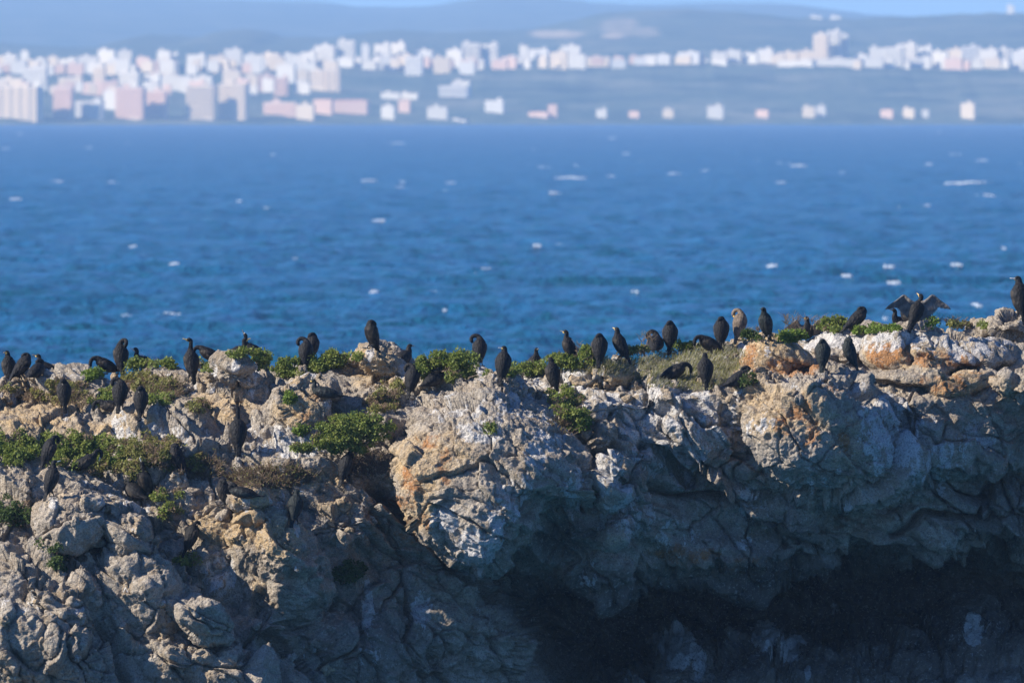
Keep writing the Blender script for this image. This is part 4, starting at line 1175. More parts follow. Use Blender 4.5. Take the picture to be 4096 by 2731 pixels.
    if breast:
        k = int(ish * .84)
        ball('breast_patch', C[k] - Uv[k] * r[k, 4] * .62, .07, breast, (1.2, .9, .62), (T[k], S[k], Uv[k]))
    if legs:
        hip = np.array(tr[3][:3])
        for sg in (1, -1):
            y = sg * .042
            top = np.array([hip[0] + .03, y, max(.06, hip[2] - .02)]); kn = np.array([.0, y, max(.03, hip[2] * .42)]); ft = np.array([.012, y * 1.1, .008])
            Vl, fl, *_ = loft([(*top, .030, .030), (*((top + kn) / 2), .022, .022), (*kn, .012, .012), (*((kn + ft) / 2), .009, .009), (*ft, .010, .008)], 10, 7)
            lg = put('leg', py_mesh('leg', Vl, fl, BM['foot'] if trunk != 'x' else BM['black']), None, root)
            toes = [(0, 0, .012)]
            for an in (-.55, -.05, .42, .95): toes.append((.072 * math.cos(an * sg) * (1 if an < .9 else .7), .072 * math.sin(an * sg) * (1 if an < .9 else .7), .004))
            Vf = [np.array(q) + ft * np.array([1, 1, 0]) for q in toes] + [np.array([q[0], q[1], -.012]) + ft * np.array([1, 1, 0]) for q in toes]
            ff = [(0, 1, 2), (0, 2, 3), (0, 3, 4), (5, 7, 6), (5, 8, 7), (5, 9, 8), (0, 5, 6, 1), (1, 6, 7, 2), (2, 7, 8, 3), (3, 8, 9, 4), (4, 9, 5, 0)]
            put('foot', py_mesh('foot', Vf, ff, BM['foot'], False), None, lg)
    BIRDS.append(root)
    return root

def open_wing(sh, sg, kind, rs, tilt=0.0):
    """a wing held out to dry: arm, then a fan of separate overlapping flight feathers"""
    # bones in the bird's frame (x forward, y to its left, z up); the wings hang level though the body tilts
    M = np.array(Euler((-tilt, 0, 0)).to_matrix())
    B = lambda x, y, z: M @ np.array([x, sg * y, z])
    if kind == 'high':
        el, wr, tip = sh + B(-.02, .13, .07), sh + B(.01, .24, .165), sh + B(0, .41, .055)
        fan0, fan1 = B(-.06, .02, -.27), B(-.02, .15, -.11)
    else:
        el, wr, tip = sh + B(-.03, .12, .03), sh + B(.0, .20, .13), sh + B(-.03, .27, .07)
        fan0, fan1 = B(-.10, .06, -.14), B(-.04, .16, -.12)
    V, F = [], []
    Va, fa, *_ = loft([(*sh, .05, .04), (*(sh + (el - sh) * .5), .045, .03), (*el, .038, .026), (*((el + wr) / 2), .032, .024), (*wr, .026, .020), (*((wr + tip) / 2), .016, .012), (*tip, .008, .008)], 18, 8)
    V += [tuple(v) for v in Va]; F += fa
    nf = 26
    for i in range(nf):
        f = i / (nf - 1)
        base = sh + (el - sh) * (f / .35) if f < .35 else (el + (wr - el) * ((f - .35) / .35) if f < .7 else wr + (tip - wr) * ((f - .7) / .3))
        dirv = fan0 * (1 - f ** 1.4) + fan1 * f ** 1.4
        dirv = dirv * (0.86 + 0.24 * math.sin(f * 3.0)) * rs.uniform(.95, 1.05)
        side = np.array([0.0, sg * 1.0, 0.12]); side = side - dirv * (side @ dirv) / (dirv @ dirv); side /= np.linalg.norm(side)
        nrm = np.cross(dirv, side); nrm /= np.linalg.norm(nrm)
        n0 = len(V); hw = .0155
        for t, w in ((0, .8), (.35, 1.0), (.7, 1.0), (.92, .75), (1.0, .25)):
            c = base + dirv * t + nrm * (.004 * (i % 2) - .002) + np.array([0, 0, -.02 * t * t])
            V += [tuple(c - side * hw * w + nrm * .003), tuple(c + nrm * .001 * 0), tuple(c + side * hw * w - nrm * .003)]
        for q in range(4):
            a = n0 + q * 3
            F += [(a, a + 1, a + 4, a + 3), (a + 1, a + 2, a + 5, a + 4)]
    # covert sheet filling the angle at the arm
    return py_mesh('open_wing', V, F, BM['spread'])

def perch(px, py, Y=None, back=0.0):
    """a spot on the rock: distance read off the rock there unless given"""
    if Y is None: Y = surface(px, py) + back
    return at(px, py, Y)

# heights of the untouched poses, used to size each bird from the space it takes in the photograph
def pose_span(trunk, neck):
    tr = TRUNK[trunk]; sz = tr[-1][2]
    return max([sz + p[2] + p[4] for p in NECK[neck]] + [p[2] + p[4] for p in tr]), 0.0
E_, W_, N_, S_ = 0.0, math.pi, math.pi / 2, -math.pi / 2       # facing right, left, away from, towards the viewer
# label, foot px, foot py, top py, trunk, neck, heading, options
FLOCK = [
 ('brown backed cormorant with yellow chin at the far left end, half behind a hunched one', 36,1535,1434,'stand','hunch', N_+.4, dict(yaw=2.2,plume='black',wing='wing',bill='bill_yellow',throat='throat',back=.3)),
 ('broad hunched cormorant beside the brown one at the far left end', 82,1524,1428,'lean','tucked', E_-.5+1.0, dict(flip=False)),
 ('small round black cormorant third from the left on the crest', 141,1515,1450,'crouch','tucked', N_-.5, dict(legs=False)),
 ('cormorant showing only head and neck above the crest at the left, bill to the left', 200,1512,1444,'crouch','short', W_, dict(throat='throat',back=.5)),
 ('black cormorant bent low behind the tall preening one on the left of the crest', 432,1494,1440,'crouch','down', W_+.3, dict(back=.35)),
 ('tall cormorant twisting its neck back over its shoulder on the left of the crest', 484,1494,1353,'stand','back', N_+.2, dict(flip=True)),
 ('white faced cormorant sitting behind green leaves on the left of the crest', 590,1486,1407,'crouch','short', W_, dict(bill='bill_pale',throat='pale',breast='pale',back=.6)),
 ('upright cormorant with slim neck and yellow chin standing left of the smooth diagonal slab', 766,1520,1350,'stand','upright', N_+.3, dict(yaw=1.5,bill='bill_yellow',throat='throat')),
 ('cormorant with its back hunched low behind the rounded crest boulder', 848,1452,1408,'crouch','down', W_, dict(legs=False,back=.6)),
 ('black cormorant with orange chin sitting left of the round green bush', 935,1448,1378,'crouch','short', E_+.2, dict(bill='bill_yellow',throat='throat',back=.45)),
 ('cormorant hidden in the round green bush with only its raised bill showing', 1022,1436,1376,'crouch','skyward', W_+.3, dict(bill='bill_dark',throat='pale',back=.7)),
 ('large cormorant curling its neck down to the left in front of a second one', 1222,1474,1368,'stand','side', N_-.25, dict(plume='black')),
 ('hunched cormorant half hidden behind the one curling its neck', 1246,1450,1352,'stand','tucked', N_-.5, dict(back=.5)),
 ('lone headless looking cormorant on the highest lump of the rough peak', 1473,1396,1284,'lean','tucked', W_+.55, dict(roll=-.42)),
 ('slender hunched cormorant with long tail above the ochre ledge at the left', 256,1634,1525,'stand','tucked', N_+.15, dict()),
 ('cormorant bending its neck to the left, left one of a pair under the left bush', 480,1636,1538,'stand','side', N_-.2, dict(legs=True)),
 ('black cormorant lying low behind the pair under the left bush', 452,1648,1616,'lie','down', W_, dict(legs=False,back=.1)),
 ('straight hunched cormorant, right one of a pair under the left bush', 563,1666,1552,'stand','tucked', N_-.1, dict()),
 ('cormorant preening to the right with orange chin above another on the left slope', 195,1868,1751,'stand','chest', E_+.5, dict(bill='bill_yellow',throat='throat')),
 ('cormorant with white bill pointing right on top of the big rounded boulder', 205,1985,1838,'stand','short', N_-.7, dict(yaw=-.6,bill='bill_pale',throat='throat')),
 ('crouched cormorant poking its pale bill into its breast within the wide green mat', 333,1882,1795,'crouch','chest', E_+.15, dict(bill='bill_pale')),
 ('cormorant pointing a pale orange bill up to the left on the left slope', 580,1990,1842,'stand','skyward', W_-.3+.9, dict(bill='bill_pale',throat='throat')),
 ('rounded black cormorant squatting in front of the one with the raised bill', 542,2000,1908,'crouch','tucked', N_+.7, dict()),
 ('leaning hunched cormorant at the right end of the wide green mat', 703,1890,1780,'lean','tucked', W_-.5, dict(roll=-.25)),
 ('brown flanked cormorant with head turned right, lowest of all on the left slope', 765,2210,2118,'stand','chest', E_+.6, dict()),
 ('tall thin cormorant with straight raised neck left of the large green bush', 952,1805,1623,'stand','upright', N_+.1, dict(yaw=.9)),
 ('grey cormorant lying on the ochre block with tail to the right', 1305,1592,1520,'lie','short', W_-.1, dict(plume='slate',wing='wingslate',throat='throat',legs=False)),
 ('hunched cormorant with sloping back beside a sleeping one in the lower left', 890,2030,1925,'lean','tucked', W_-.7, dict(roll=-.3)),
 ('grey backed cormorant lying asleep on a yellow ledge', 975,1992,1930,'lie','tucked', W_-.2, dict(wing='wingslate',legs=False)),
 ('dark cormorant with a white bill pointing right on the steep lower slope', 1180,2092,1958,'stand','hunch', E_+1.2, dict(yaw=-1.0,bill='bill_pale',throat='throat',plume='slate')),
 ('black cormorant with head bent to the right under the large green bush', 1382,1932,1816,'stand','chest', E_+.9, dict(bill='bill_pale')),
 ('small cormorant peeping out behind the rough peak above another', 1602,1468,1412,'crouch','hunch', N_-.8, dict(legs=False,back=.4)),
 ('cormorant bending forward to the left with a white bill beside the hedge', 1648,1580,1452,'stand','side', N_-.45, dict(bill='bill_pale')),
 ('squat all black cormorant sitting in front of the hedge', 1728,1550,1478,'crouch','tucked', N_-.8, dict(legs=False)),
 ('cormorant arching its neck to the left at the right end of the hedge', 1918,1462,1352,'stand','side', N_-.15, dict(back=.4)),
 ('large brownish cormorant with yellow based bill on the grey ledge', 2012,1524,1383,'stand','hunch', S_-.2+3.0, dict(yaw=2.4,bill='bill_pale',throat='throat')),
 ('black headed cormorant with pale breast sitting low behind the green crest', 2138,1486,1393,'crouch','short', S_+.15, dict(yaw=.2,breast='pale',bill='bill_dark',back=.5)),
 ('pale breasted young cormorant looking left in the middle of the crest', 2278,1458,1333,'stand','short', W_-.4, dict(plume='black',breast='pale',throat='throat',bill='bill_dark')),
 ('dark cormorant leaning right above the bush on the cliff edge', 2212,1562,1447,'stand','hunch', N_+.5, dict(throat='pale')),
 ('straight hunched cormorant left of the one on the yellow boulder', 2398,1454,1345,'stand','tucked', N_-.1, dict()),
 ('big cormorant with long orange bill standing on the yellow boulder', 2478,1440,1327,'lean','hunch', W_-.65, dict(yaw=-.2,bill='bill_yellow',throat='throat',roll=-.2)),
 ('cormorant curling its neck left beside an upright one on the white rock', 2622,1406,1345,'crouch','side', N_-.1, dict()),
 ('narrow hunched cormorant right one of the pair on the white rock', 2680,1402,1318,'stand','tucked', N_-.1, dict()),
 ('cormorant bowing to the right beside the grass', 2690,1520,1464,'crouch','down', E_+.1, dict()),
 ('cormorant with narrow raised head in the middle of the grass', 2822,1544,1413,'stand','hunch', N_+.1, dict(yaw=.3)),
 ('plump cormorant with tail slanting down left at the foot of the orange boulder', 2948,1552,1462,'crouch','tucked', E_+.5, dict()),
 ('low black cormorant in front of an upright one left of the brown one', 2846,1410,1355,'crouch','down', W_+.4, dict()),
 ('upright hunched cormorant left of the brown preening one', 2885,1386,1282,'stand','tucked', N_-.15, dict()),
 ('pale brown cormorant preening with its neck curved to the left', 2958,1360,1249,'stand','side', N_-.5, dict(plume='brown',wing='wingbrown',bill='bill_yellow',throat='throat')),
 ('grey green cormorant standing on top of the orange boulder', 3064,1362,1247,'stand','hunch', W_+.6+.4, dict(plume='slate',wing='wingslate')),
 ('cormorant crouching with half open wings in the crest plants', 3225,1362,1268,'crouch','short', S_+.1, dict(yaw=-1.2,bill='bill_dark',throat='throat',spread='low',legs=False)),
 ('black cormorant hunched forward on the crest left of the one drying its wings', 3412,1334,1236,'lean','tucked', E_+.45, dict(roll=.15)),
 ('cormorant holding both wings wide open to dry', 3640,1312,1168,'stand','short', N_, dict(yaw=.9,bill='bill_yellow',throat='throat',spread='high',tilt=.36)),
 ('cormorant hidden behind the wing drying one with only its orange and white bill showing', 3655,1310,1258,'crouch','short', W_, dict(bill='bill_pale',throat='throat',legs=False,back=.55)),
 ('small dark cormorant peering over the slab below the open wings', 3612,1330,1285,'crouch','short', W_+.7, dict(legs=False,back=.3)),
 ('cormorant with striped bill cut off by the right edge of the picture', 4082,1276,1104,'stand','hunch', N_+.3, dict(yaw=1.6,bill='bill_pale',throat='throat')),
 ('slate cormorant leaning left on the lit corner of the cliff', 3388,1466,1353,'lean','tucked', W_-.6, dict(plume='slate',wing='wingslate',roll=-.35)),
 ('broad hunched cormorant between the orange boulder and the cliff corner', 3290,1478,1382,'stand','tucked', N_-.1, dict(plume='slate')),
]
for i, (lab, fx, fy, ty, tr, nk, hd, op) in enumerate(FLOCK):
    op = dict(op); back = op.pop('back', 0.0)
    Y = surface(fx, fy) + back
    if not back:                                            # stand on the front lip of the ledge, in plain view
        i0, j0 = int((fx + 150) / 4), int(fy / 4)
        w = ZB[j0 - 7:j0 + 1, i0 - 3:i0 + 4]; w = w[np.isfinite(w)]
        if len(w): Y = min(Y, float(np.percentile(w, 12))) - .06
    loc = at(fx, fy, Y)
    span = pose_span(tr, nk)[0]
    size = min(1.22, max(0.80, (fy - ty) * K * Y / span))
    cormorant(lab, loc, size, tr, nk, hd, seed=i, **op)
print('birds', round(time.time() - T0, 1))
# ================================================================== THE PLANTS
def leaf_mat(name, a, b, scale=9.0):
    m, nt = new_mat(name)
    N = NT(nt)
    pos = N.n('ShaderNodeNewGeometry').outputs['Position']
    f = N.noise(pos, scale, 3, 0.6); g = N.noise(pos, scale * 6, 2, 0.6)
    c = N.mix(N.ramp(f, [(0.35, 0.0), (0.65, 1.0)]), a, b)
    c = N.mix(N.math('MULTIPLY', g, 0.4), c, tuple(x * 0.55 for x in a))
    d = N.n('ShaderNodeBsdfPrincipled'); N.link(c, d.inputs['Base Color'])
    d.inputs['Roughness'].default_value = 0.6; d.inputs['Specular IOR Level'].default_value = 0.25
    t = N.n('ShaderNodeBsdfTranslucent'); N.link(c, t.inputs['Color'])
    x = N.n('ShaderNodeMixShader'); x.inputs[0].default_value = 0.38
    N.link(d.outputs[0], x.inputs[1]); N.link(t.outputs[0], x.inputs[2])
    o = N.n('ShaderNodeOutputMaterial'); N.link(x.outputs[0], o.inputs['Surface'])
    return m
LM = {'green': leaf_mat('saltbush_leaves', (0.15, 0.215, 0.04), (0.30, 0.325, 0.07)),
      'bright': leaf_mat('fresh_green_leaves', (0.14, 0.225, 0.03), (0.245, 0.31, 0.055)),
      'olive': leaf_mat('olive_leaves', (0.20, 0.21, 0.055), (0.34, 0.31, 0.095)),
      'dark': leaf_mat('deep_green_leaves', (0.065, 0.11, 0.025), (0.11, 0.155, 0.04)),
      'grey': leaf_mat('grey_green_blades', (0.26, 0.25, 0.15), (0.46, 0.42, 0.31)),
      'dry': leaf_mat('dry_brown_stems', (0.22, 0.155, 0.095), (0.38, 0.28, 0.18)),
      'twig': simple_mat('grey_brown_twigs', (0.16, 0.125, 0.095), 0.9, 0.1, 0.3, 20)}

def leaves_mesh(name, Cn, D, L, Wd, mat, rs, nrm=None):
    """small folded leaves: centres, directions, lengths, widths"""
    n = len(Cn)
    D = D / np.maximum(np.linalg.norm(D, axis=1, keepdims=True), 1e-9)
    Rv = rs.normal(size=(n, 3)) if nrm is None else nrm + .45 * rs.normal(size=(n, 3)); S = np.cross(D, Rv); S /= np.maximum(np.linalg.norm(S, axis=1, keepdims=True), 1e-9)
    a = Cn; b = Cn + D * (L * .55)[:, None] + S * Wd[:, None]; c = Cn + D * L[:, None]; d = Cn + D * (L * .55)[:, None] - S * Wd[:, None]
    V = np.stack([a, b, c, d], 1).reshape(-1, 3)
    F = np.arange(4 * n).reshape(n, 4)
    me = mesh_np(name, V, F, False)
    me.materials.append(mat)
    return me

def sticks_mesh(name, A, B, r0, r1, mat):
    n = len(A)
    T = B - A; T /= np.maximum(np.linalg.norm(T, axis=1, keepdims=True), 1e-9)
    S = np.cross(T, np.array([0.31, 0.83, 0.22])); S /= np.maximum(np.linalg.norm(S, axis=1, keepdims=True), 1e-9)
    U = np.cross(T, S)
    V = []
    for P, r in ((A, r0), (B, r1)):
        for k in range(3):
            an = 2 * math.pi * k / 3
            V.append(P + (S * math.cos(an) + U * math.sin(an)) * (r if np.ndim(r) == 0 else r[:, None]))
    V = np.stack(V, 1).reshape(-1, 3)
    o = (np.arange(n) * 6)[:, None]
    F = np.concatenate([o + np.array([[0, 1, 4, 3]]), o + np.array([[1, 2, 5, 4]]), o + np.array([[2, 0, 3, 5]])])
    me = mesh_np(name, V, F, True)
    me.materials.append(mat)
    return me

def shrub(label, cx, cy, rx, ry, kind='green', lift=0.10, dens=1.0, tall=0.0, seed=0, name='shrub', cat='shrub', dry=0.0, back=0.0, slope=0.0, leaf=0.038, group='green shrubs on the islet'):
    rs = np.random.RandomState(seed + 3000)
    if tall: cy += ry * .16; ry *= .86
    Y0 = surface(cx, cy + ry * 0.8) + back
    kk = K * Y0
    area = rx * ry * 3.14 * kk * kk
    ncl = int(max(14, min(700, area * 520 * dens)))
    cen, grow = [], []
    tries = 0
    while len(cen) < ncl and tries < ncl * 12:
        tries += 1
        a = rs.uniform(0, 2 * math.pi); q = math.sqrt(rs.uniform(0, 1))
        lim = 0.62 + 0.34 * math.sin(a * 3 + seed) * math.sin(a * 5 + seed * 1.7) + 0.20 * math.sin(a * 11 + seed)
        u, v = q * math.cos(a), q * math.sin(a)
        if q > lim + rs.uniform(0, .4): continue
        px, py = cx + rx * u, cy + ry * v + slope * rx * u
        Ys = surface(px, py, 1)
        Y = Ys if tall == 0 else Y0 + rs.uniform(-.5, .5) * rx * kk * 0.55 * math.sqrt(max(0, 1 - q * q))
        Y = min(Y, Ys) - rs.uniform(0.0, 1.0) * lift * math.sqrt(max(0.05, 1 - q * q))
        cen.append(at(px, py, Y)); grow.append((u * .55 + rs.normal(0, .2), -.55 + rs.normal(0, .2), 0.75 - v * .3))
    cen = np.array(cen); grow = np.array(grow)
    keep = vnoise(cen * 4.5 + seed, 17) > -.42                          # gaps between the tufts
    if keep.sum() > 8: cen, grow = cen[keep], grow[keep]
    n = len(cen)
    per = 52
    idx = np.repeat(np.arange(n), per)
    cr = rs.uniform(.045, .095, n)                                       # size of each tuft
    off = rs.normal(size=(n * per, 3)); off /= np.linalg.norm(off, axis=1, keepdims=True)
    off[:, 2] = np.abs(off[:, 2]) * 1.05 - .15
    rad = rs.uniform(.2, 1.0, n * per) ** .4
    pos = cen[idx] + off * (cr[idx] * rad)[:, None] + grow[idx] * (lift * .35 * rs.uniform(.3, 1, n * per))[:, None]
    tg = np.cross(off, rs.normal(size=off.shape)); tg /= np.maximum(np.linalg.norm(tg, axis=1, keepdims=True), 1e-9)
    D = tg + off * rs.uniform(-.1, .9, n * per)[:, None] + grow[idx] * .25
    Nrm = off
    L = rs.uniform(.6, 1.3, n * per) * leaf; Wd = L * rs.uniform(.26, .42, n * per)
    root_c = cen.mean(0).copy(); root_c[2] = cen[:, 2].min() - .02
    root = bpy.data.objects.new(name, None); COL.objects.link(root); root.location = root_c
    tag(root, label, cat, group)
    isdry = rs.uniform(0, 1, n)[idx] < dry
    m = ~isdry
    if m.any():
        put('foliage', leaves_mesh('foliage', pos[m] - root_c, D[m], L[m], Wd[m], LM[kind], rs, Nrm[m]), None, root, kind='stuff')
    if isdry.any():
        put('dry_foliage', leaves_mesh('dry_foliage', pos[isdry] - root_c, D[isdry], L[isdry] * 1.2, Wd[isdry] * .6, LM['dry'], rs), None, root, kind='stuff')
    # twigs from the ground up into the tufts
    ns = max(6, min(n, 120))
    sel = rs.choice(n, ns, n < ns)
    A = cen[sel] * .55 + cen.mean(0) * .45; A[:, 2] = np.minimum(A[:, 2], cen[sel][:, 2]) - .04; A[:, 1] += .05
    B = cen[sel] + grow[sel] * rs.uniform(.02, .13, ns)[:, None]
    put('stems', sticks_mesh('stems', A - root_c, B - root_c, .006, .003, LM['twig']), None, root, kind='stuff')
    return root

def dry_bush(label, cx, cy, rx, ry, seed, green=0.15, kind='dry', n=700, curl=1.0):
    rs = np.random.RandomState(seed + 4000)
    Y0 = surface(cx, cy + ry * .5)
    P0, P1 = [], []
    for i in range(n):
        a = rs.uniform(0, 6.283); q = math.sqrt(rs.uniform())
        px, py = cx + rx * q * math.cos(a), cy + ry * q * math.sin(a)
        p = np.array(at(px, py, surface(px, py, 1) + .01))
        d = np.array([math.cos(a) * .8 + rs.normal(0, .5), -.4 + rs.normal(0, .35), rs.uniform(.15, .8)]); d /= np.linalg.norm(d)
        l = rs.uniform(.05, .17)
        m = p + d * l * .55
        e = m + (d + rs.normal(0, .45, 3) * curl) * l * .5
        P0 += [p, m]; P1 += [m, e]
    P0, P1 = np.array(P0), np.array(P1)
    c = P0.mean(0); c[2] = P0[:, 2].min()
    root = bpy.data.objects.new('dry_bush', None); COL.objects.link(root); root.location = c
    tag(root, label, 'bush', 'dry brown bushes on the islet')
    put('stems', sticks_mesh('dry_stems', P0 - c, P1 - c, .0045, .0028, LM[kind]), None, root, kind='stuff')
    k = int(len(P1) * green * 2)
    if k:
        s = rs.choice(len(P1), k)
        put('foliage', leaves_mesh('sparse_foliage', P1[s] - c, rs.normal(size=(k, 3)) + np.array([0, -.3, .5]), rs.uniform(.02, .035, k), rs.uniform(.006, .009, k), LM['olive'], rs), None, root, kind='stuff')

SHRUBS = [
 ('round green bush on the crest with a bird bill poking out', 1008,1436,92,46,'green',.14,1.2,1,0,0,.25),
 ('bushy green shrub left of the curled neck cormorant on the crest', 1160,1472,58,44,'green',.12,1.1,1,0,0,.1),
 ('dense green shrub right of the paired cormorants on the crest', 1300,1448,85,46,'green',.12,1.2,1,0,0,.1),
 ('low green shrub joined to the rough peak below the white stone', 1400,1442,52,26,'green',.08,1.1,1,0,0,.1),
 ('long dense green hedge in the middle of the crest', 1800,1470,170,62,'green',.18,1.3,1,.1,0,.15),
 ('low green strip right of the brownish cormorant on the crest', 2140,1480,110,22,'green',.08,1.2,1,0,0,.1),
 ('green clump under the pale breasted young cormorant', 2262,1450,75,32,'green',.08,1.2,1,0,0,.1),
 ('upright feathery green shrub left of the yellow boulder', 2352,1432,46,42,'green',.10,1.2,1,.1,0,.1),
 ('low green tuft between the two cormorants of the white rock', 2730,1392,60,20,'green',.07,1.1,1,0,0,.1),
 ('low leafy weeds left of the pair on the white rock', 2545,1404,60,20,'olive',.06,1.0,1,.2,0,.1),
 ('bright leafy plant between the orange boulder and the half open wings', 3160,1352,58,26,'bright',.08,1.4,1,0,-.0,.1),
 ('leafy green cushion with dry heads right of the half open wings', 3335,1300,56,32,'green',.10,1.2,1,.15,0,.25),
 ('line of small leaves at the foot of the forward hunched cormorant', 3470,1325,90,14,'bright',.05,1.3,1,0,-.05,.05),
 ('dark leafy sprig right of the wing drying cormorant', 3712,1296,38,16,'bright',.05,1.3,1,0,-.3,.1),
 ('low leafy patch on the crest near the far right boulder', 3935,1308,44,14,'green',.05,1.3,1,0,0,.1),
 ('thin green fringe on the crest between two boulders at the right', 3830,1302,50,9,'olive',.04,1.2,1,.2,0,.1),
 ('small leafy patch left of the wing drying cormorant', 3568,1322,30,14,'bright',.04,1.3,1,0,0,.1),
 ('green sprig on the rim of the orange boulder', 3008,1350,34,14,'dark',.05,1.3,1,0,.3,.05),
 ('olive mat of leaves behind the left pair of cormorants', 590,1538,105,44,'olive',.10,1.2,0,.25,.12,0),
 ('sparse olive mat at the far left under the crest', 185,1572,165,52,'olive',.09,.8,0,.45,0,0),
 ('green tuft between the slender cormorant and the left pair', 412,1596,52,36,'green',.08,1.1,0,.1,0,0),
 ('green tuft right of the straight cormorant of the left pair', 640,1606,52,26,'green',.07,1.1,0,.1,0,0),
 ('small green tuft under the left crest beside the tall twisting cormorant', 378,1506,38,18,'bright',.05,1.2,0,0,0,0),
 ('small leaves behind the white faced cormorant', 560,1462,60,20,'green',.07,1.2,1,0,0,.2),
 ('small leaves right of the white faced cormorant', 672,1462,40,14,'green',.05,1.1,1,0,0,.1),
 ('grey leaved sprig left of the rounded crest boulder', 815,1470,32,24,'green',.06,1.1,1,.2,0,.1),
 ('green cushion at the left picture edge halfway down', 50,1798,85,72,'green',.14,1.2,0,.1,0,0),
 ('left part of the wide green mat across the left slope', 320,1812,190,76,'green',.13,1.2,0,.12,.05,0),
 ('right part of the wide green mat across the left slope', 640,1826,170,70,'olive',.13,1.15,0,.3,.22,0),
 ('lower fringe of the wide green mat above grey blocks', 440,1880,140,42,'olive',.09,1.2,0,.2,.15,0),
 ('large bright green bush in the middle of the left slope', 1408,1736,160,86,'green',.16,1.5,1,.06,-.06,-.25),
 ('thin olive bush above the large bright green bush', 1530,1600,85,74,'olive',.12,.75,0,.45,-.35,0),
 ('green bush hanging on the cliff edge below the leaning cormorant', 2275,1632,84,66,'green',.16,1.1,0,.2,.45,0),
 ('bright lower tuft of the bush hanging on the cliff edge', 2310,1690,58,34,'bright',.10,1.3,0,.1,0,0),
 ('dark green bush at the left edge below the slope', 52,2058,72,56,'dark',.14,1.2,0,.1,.1,0),
 ('dark green bush climbing in the gap left of the big boulder', 215,2225,50,82,'dark',.14,1.1,0,.1,.35,0),
 ('small green bush right of the raised bill cormorant', 668,1992,52,38,'green',.10,1.1,0,.1,.1,0),
 ('little green tuft below the raised bill cormorant', 682,2060,36,22,'green',.07,1.2,0,.1,0,0),
 ('little green tuft at the feet of the lowest cormorant', 748,2246,48,20,'green',.06,1.2,0,.1,0,0),
 ('shaded dark bush low on the cliff left of the long joint', 1400,2296,75,36,'dark',.10,1.1,0,.1,0,0),
 ('tiny sprig growing from the large ochre block', 1162,1600,22,20,'bright',.04,1.5,0,0,0,0),
 ('tiny bright plant at the foot of the large ochre block', 1205,1728,22,12,'bright',.04,1.5,0,0,0,0),
 ('tiny tuft on the pale top of the great overhanging block', 1965,1722,34,14,'green',.04,1.3,0,.2,0,0),
 ('small shaded tuft in the joint beside the pale fin', 2352,1992,22,30,'dark',.05,1.2,0,0,0,0),
 ('small tuft on the pale slope left of the tall thin cormorant', 790,1632,46,24,'olive',.06,1.0,0,.3,0,0),
 ('low tuft under the tall thin cormorant beside the wide mat', 1215,1800,50,14,'green',.05,1.1,0,.1,0,0),
 ('olive scraps of leaves left of the dark bill cormorant', 1180,1890,46,18,'olive',.05,1.0,0,.4,0,0),
 ('low green tuft under the pale breasted low cormorant', 2030,1500,40,16,'green',.05,1.2,0,0,0,0),
 ('weeds at the foot of the orange boulder', 2990,1530,44,20,'dark',.06,1.3,0,.1,-.3,0),
]
for i, (lab, cx, cy_, rx, ry, kd, lift, dens, tall, dry, slope, back) in enumerate(SHRUBS):
    shrub(lab, cx, cy_, rx, ry, kd, lift, dens, tall, i, dry=dry, slope=slope, back=back)
dry_bush('wide dry brown bush above the lying sleeper', 1085, 1914, 165, 42, 1, .22, n=1100)
dry_bush('tangle of grey dry twigs right of the bent black cormorant', 1490, 1868, 85, 58, 2, .06, 'twig', n=700)
dry_bush('dry brown skirt of stems under the wide green mat', 800, 1880, 90, 45, 3, .15, n=500)
dry_bush('dry brown stems under the bush hanging on the cliff edge', 2280, 1712, 75, 30, 4, .15, n=360)
dry_bush('dry brown patch under the olive mat at the upper left', 650, 1560, 80, 36, 5, .2, n=420)
dry_bush('dry brown stems at the far left under the crest', 300, 1610, 70, 30, 6, .25, n=300)

def grass_field():
    rs = np.random.RandomState(77)
    A, B, A2, B2 = [], [], [], []
    poly = [(2395,1470,60,36),(2560,1478,130,42),(2700,1466,150,52),(2850,1440,130,66),(2880,1500,110,46),(2640,1520,140,34),(2330,1478,60,26),(2780,1540,90,28)]
    for cx, cy_, rx, ry in poly:
        for i in range(int(rx * ry * .30)):
            a = rs.uniform(0, 6.283); q = math.sqrt(rs.uniform())
            px, py = cx + rx * q * math.cos(a), cy_ + ry * q * math.sin(a)
            p = np.array(at(px, py, surface(px, py, 1) - rs.uniform(0, .05)))
            d = np.array([.45 + rs.normal(0, .45), -.15 + rs.normal(0, .4), rs.uniform(.35, 1.0)]); d /= np.linalg.norm(d)
            (A if rs.uniform() < .6 else A2).append(p); (B if len(A) + len(B) == 0 or len(A) > len(B) else B2).append(p + d * rs.uniform(.05, .12))
    for nm, a, b, mt in (('grass', A, B, LM['grey']), ('grass', A2, B2, LM['olive'])):
        a, b = np.array(a), np.array(b)
        put(nm, leaves_mesh('grass', a, b - a, np.linalg.norm(b - a, axis=1), np.full(len(a), .005), mt, rs), kind='stuff',
            label='dry grey green grass sloping between the crest rocks' if mt is LM['grey'] else 'greener grass mixed into the dry patch on the crest', cat='grass')
grass_field()

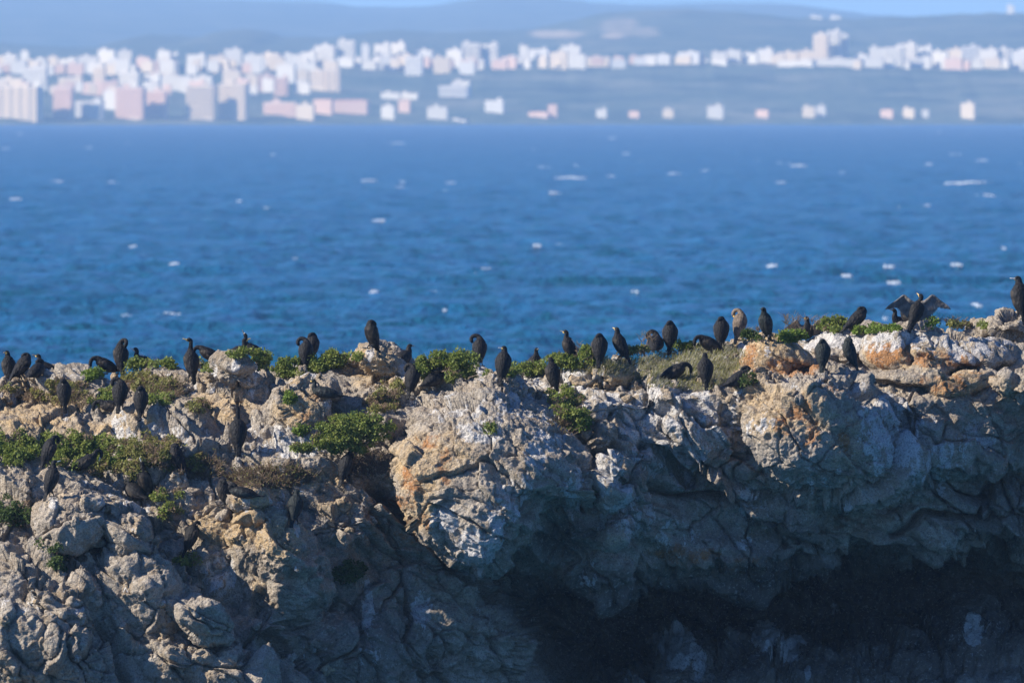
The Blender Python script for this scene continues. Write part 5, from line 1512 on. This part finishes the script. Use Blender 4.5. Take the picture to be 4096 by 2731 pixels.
def stalks(label, cx, cy, n, h, spread, seed):
    """dry flowering stalks with branching heads"""
    rs = np.random.RandomState(seed + 5000)
    Y = surface(cx, cy + 10) + .15
    base = np.array(at(cx, cy, Y)); A, B = [], []
    for i in range(n):
        p = base + np.array([rs.uniform(-1, 1) * spread, rs.uniform(-.2, .2), -.03])
        lean = np.array([rs.normal(.12, .16), rs.normal(0, .1), 1.0]); hh = h * rs.uniform(.6, 1.1)
        m = p + lean * hh * .55; e = p + lean * hh + np.array([.04, 0, 0])
        A += [p, m]; B += [m, e]
        for k in range(9):
            t = rs.uniform(.5, 1.0); q = p + lean * hh * t
            A.append(q); B.append(q + np.array([rs.normal(0, .045), rs.normal(0, .03), rs.uniform(.02, .07)]))
    A, B = np.array(A), np.array(B)
    root = put('dry_stalks', sticks_mesh('dry_stalks', A - base, B - base, .0035, .0022, LM['dry']), None, None, label, 'dry stalks', 'dry flower stalks on the crest')
    root.location = base
stalks('thin dry stalks behind the young cormorant in the middle of the crest', 2330, 1425, 7, .20, .12, 1)
stalks('reddish dry stalks left of the pair on the white rock', 2575, 1395, 8, .24, .14, 2)
stalks('tall dry stalks behind the half open wings', 3180, 1320, 9, .26, .16, 3)
stalks('dry stalks right of the half open wings', 3290, 1310, 8, .18, .18, 4)
stalks('sparse dry stalks right of the wing drying cormorant', 3800, 1295, 7, .10, .2, 5)
stalks('pale dry stalks between the brown and the grey green cormorants', 3010, 1335, 5, .12, .1, 6)

# loose stones lying on the slope: pieces of the islet
def stones():
    rs = np.random.RandomState(9)
    protos = []
    for k in range(6):
        V, F = [], []
        bm = __import__('bmesh').new()
        __import__('bmesh').ops.create_icosphere(bm, subdivisions=3, radius=1.0)
        co = np.array([v.co[:] for v in bm.verts])
        d1, d2, rnd, off = worley(co * 1.1 + k * 7.7, 3)
        dd = 0.75 + .8 * ((rnd[:, 1] - .5) * off[:, 0] + (rnd[:, 2] - .5) * off[:, 2]) * 2 + .10 * fbm(co * 3 + k, 3, k)
        co = co * dd[:, None] * np.array([1.2, .9, .8])
        fs = np.array([[v.index for v in f.verts] for f in bm.faces]); bm.free()
        me = mesh_np('stone', co, fs, True, {'ochre': np.full(len(co), .3 * (k % 3)), 'guano': np.full(len(co), .28 * (k % 2))})
        me.materials.append(ROCK); protos.append(me)
    n = 0
    zones = [(0,1500,3400,1600,130),(100,1900,1400,2330,90),(0,2300,1400,2731,60),(2000,1500,3300,1600,30)]
    for x0, y0, x1, y1, cnt in zones:
        for i in range(cnt):
            px, py = rs.uniform(x0, x1), rs.uniform(y0, y1)
            if py < 1480 and px < 2000: continue
            Y = surface(px, py, 1)
            if py < 1600 and Y > 204.5: continue
            o = bpy.data.objects.new('stone', protos[rs.randint(6)]); COL.objects.link(o)
            o.parent = ISLET
            s = rs.uniform(.03, .12) * (1.4 if rs.uniform() < .15 else 1)
            o.location = at(px, py, Y + s * .2); o.scale = (s, s, s); o.rotation_euler = tuple(rs.uniform(0, 6.28, 3))
stones()
print('plants', round(time.time() - T0, 1))
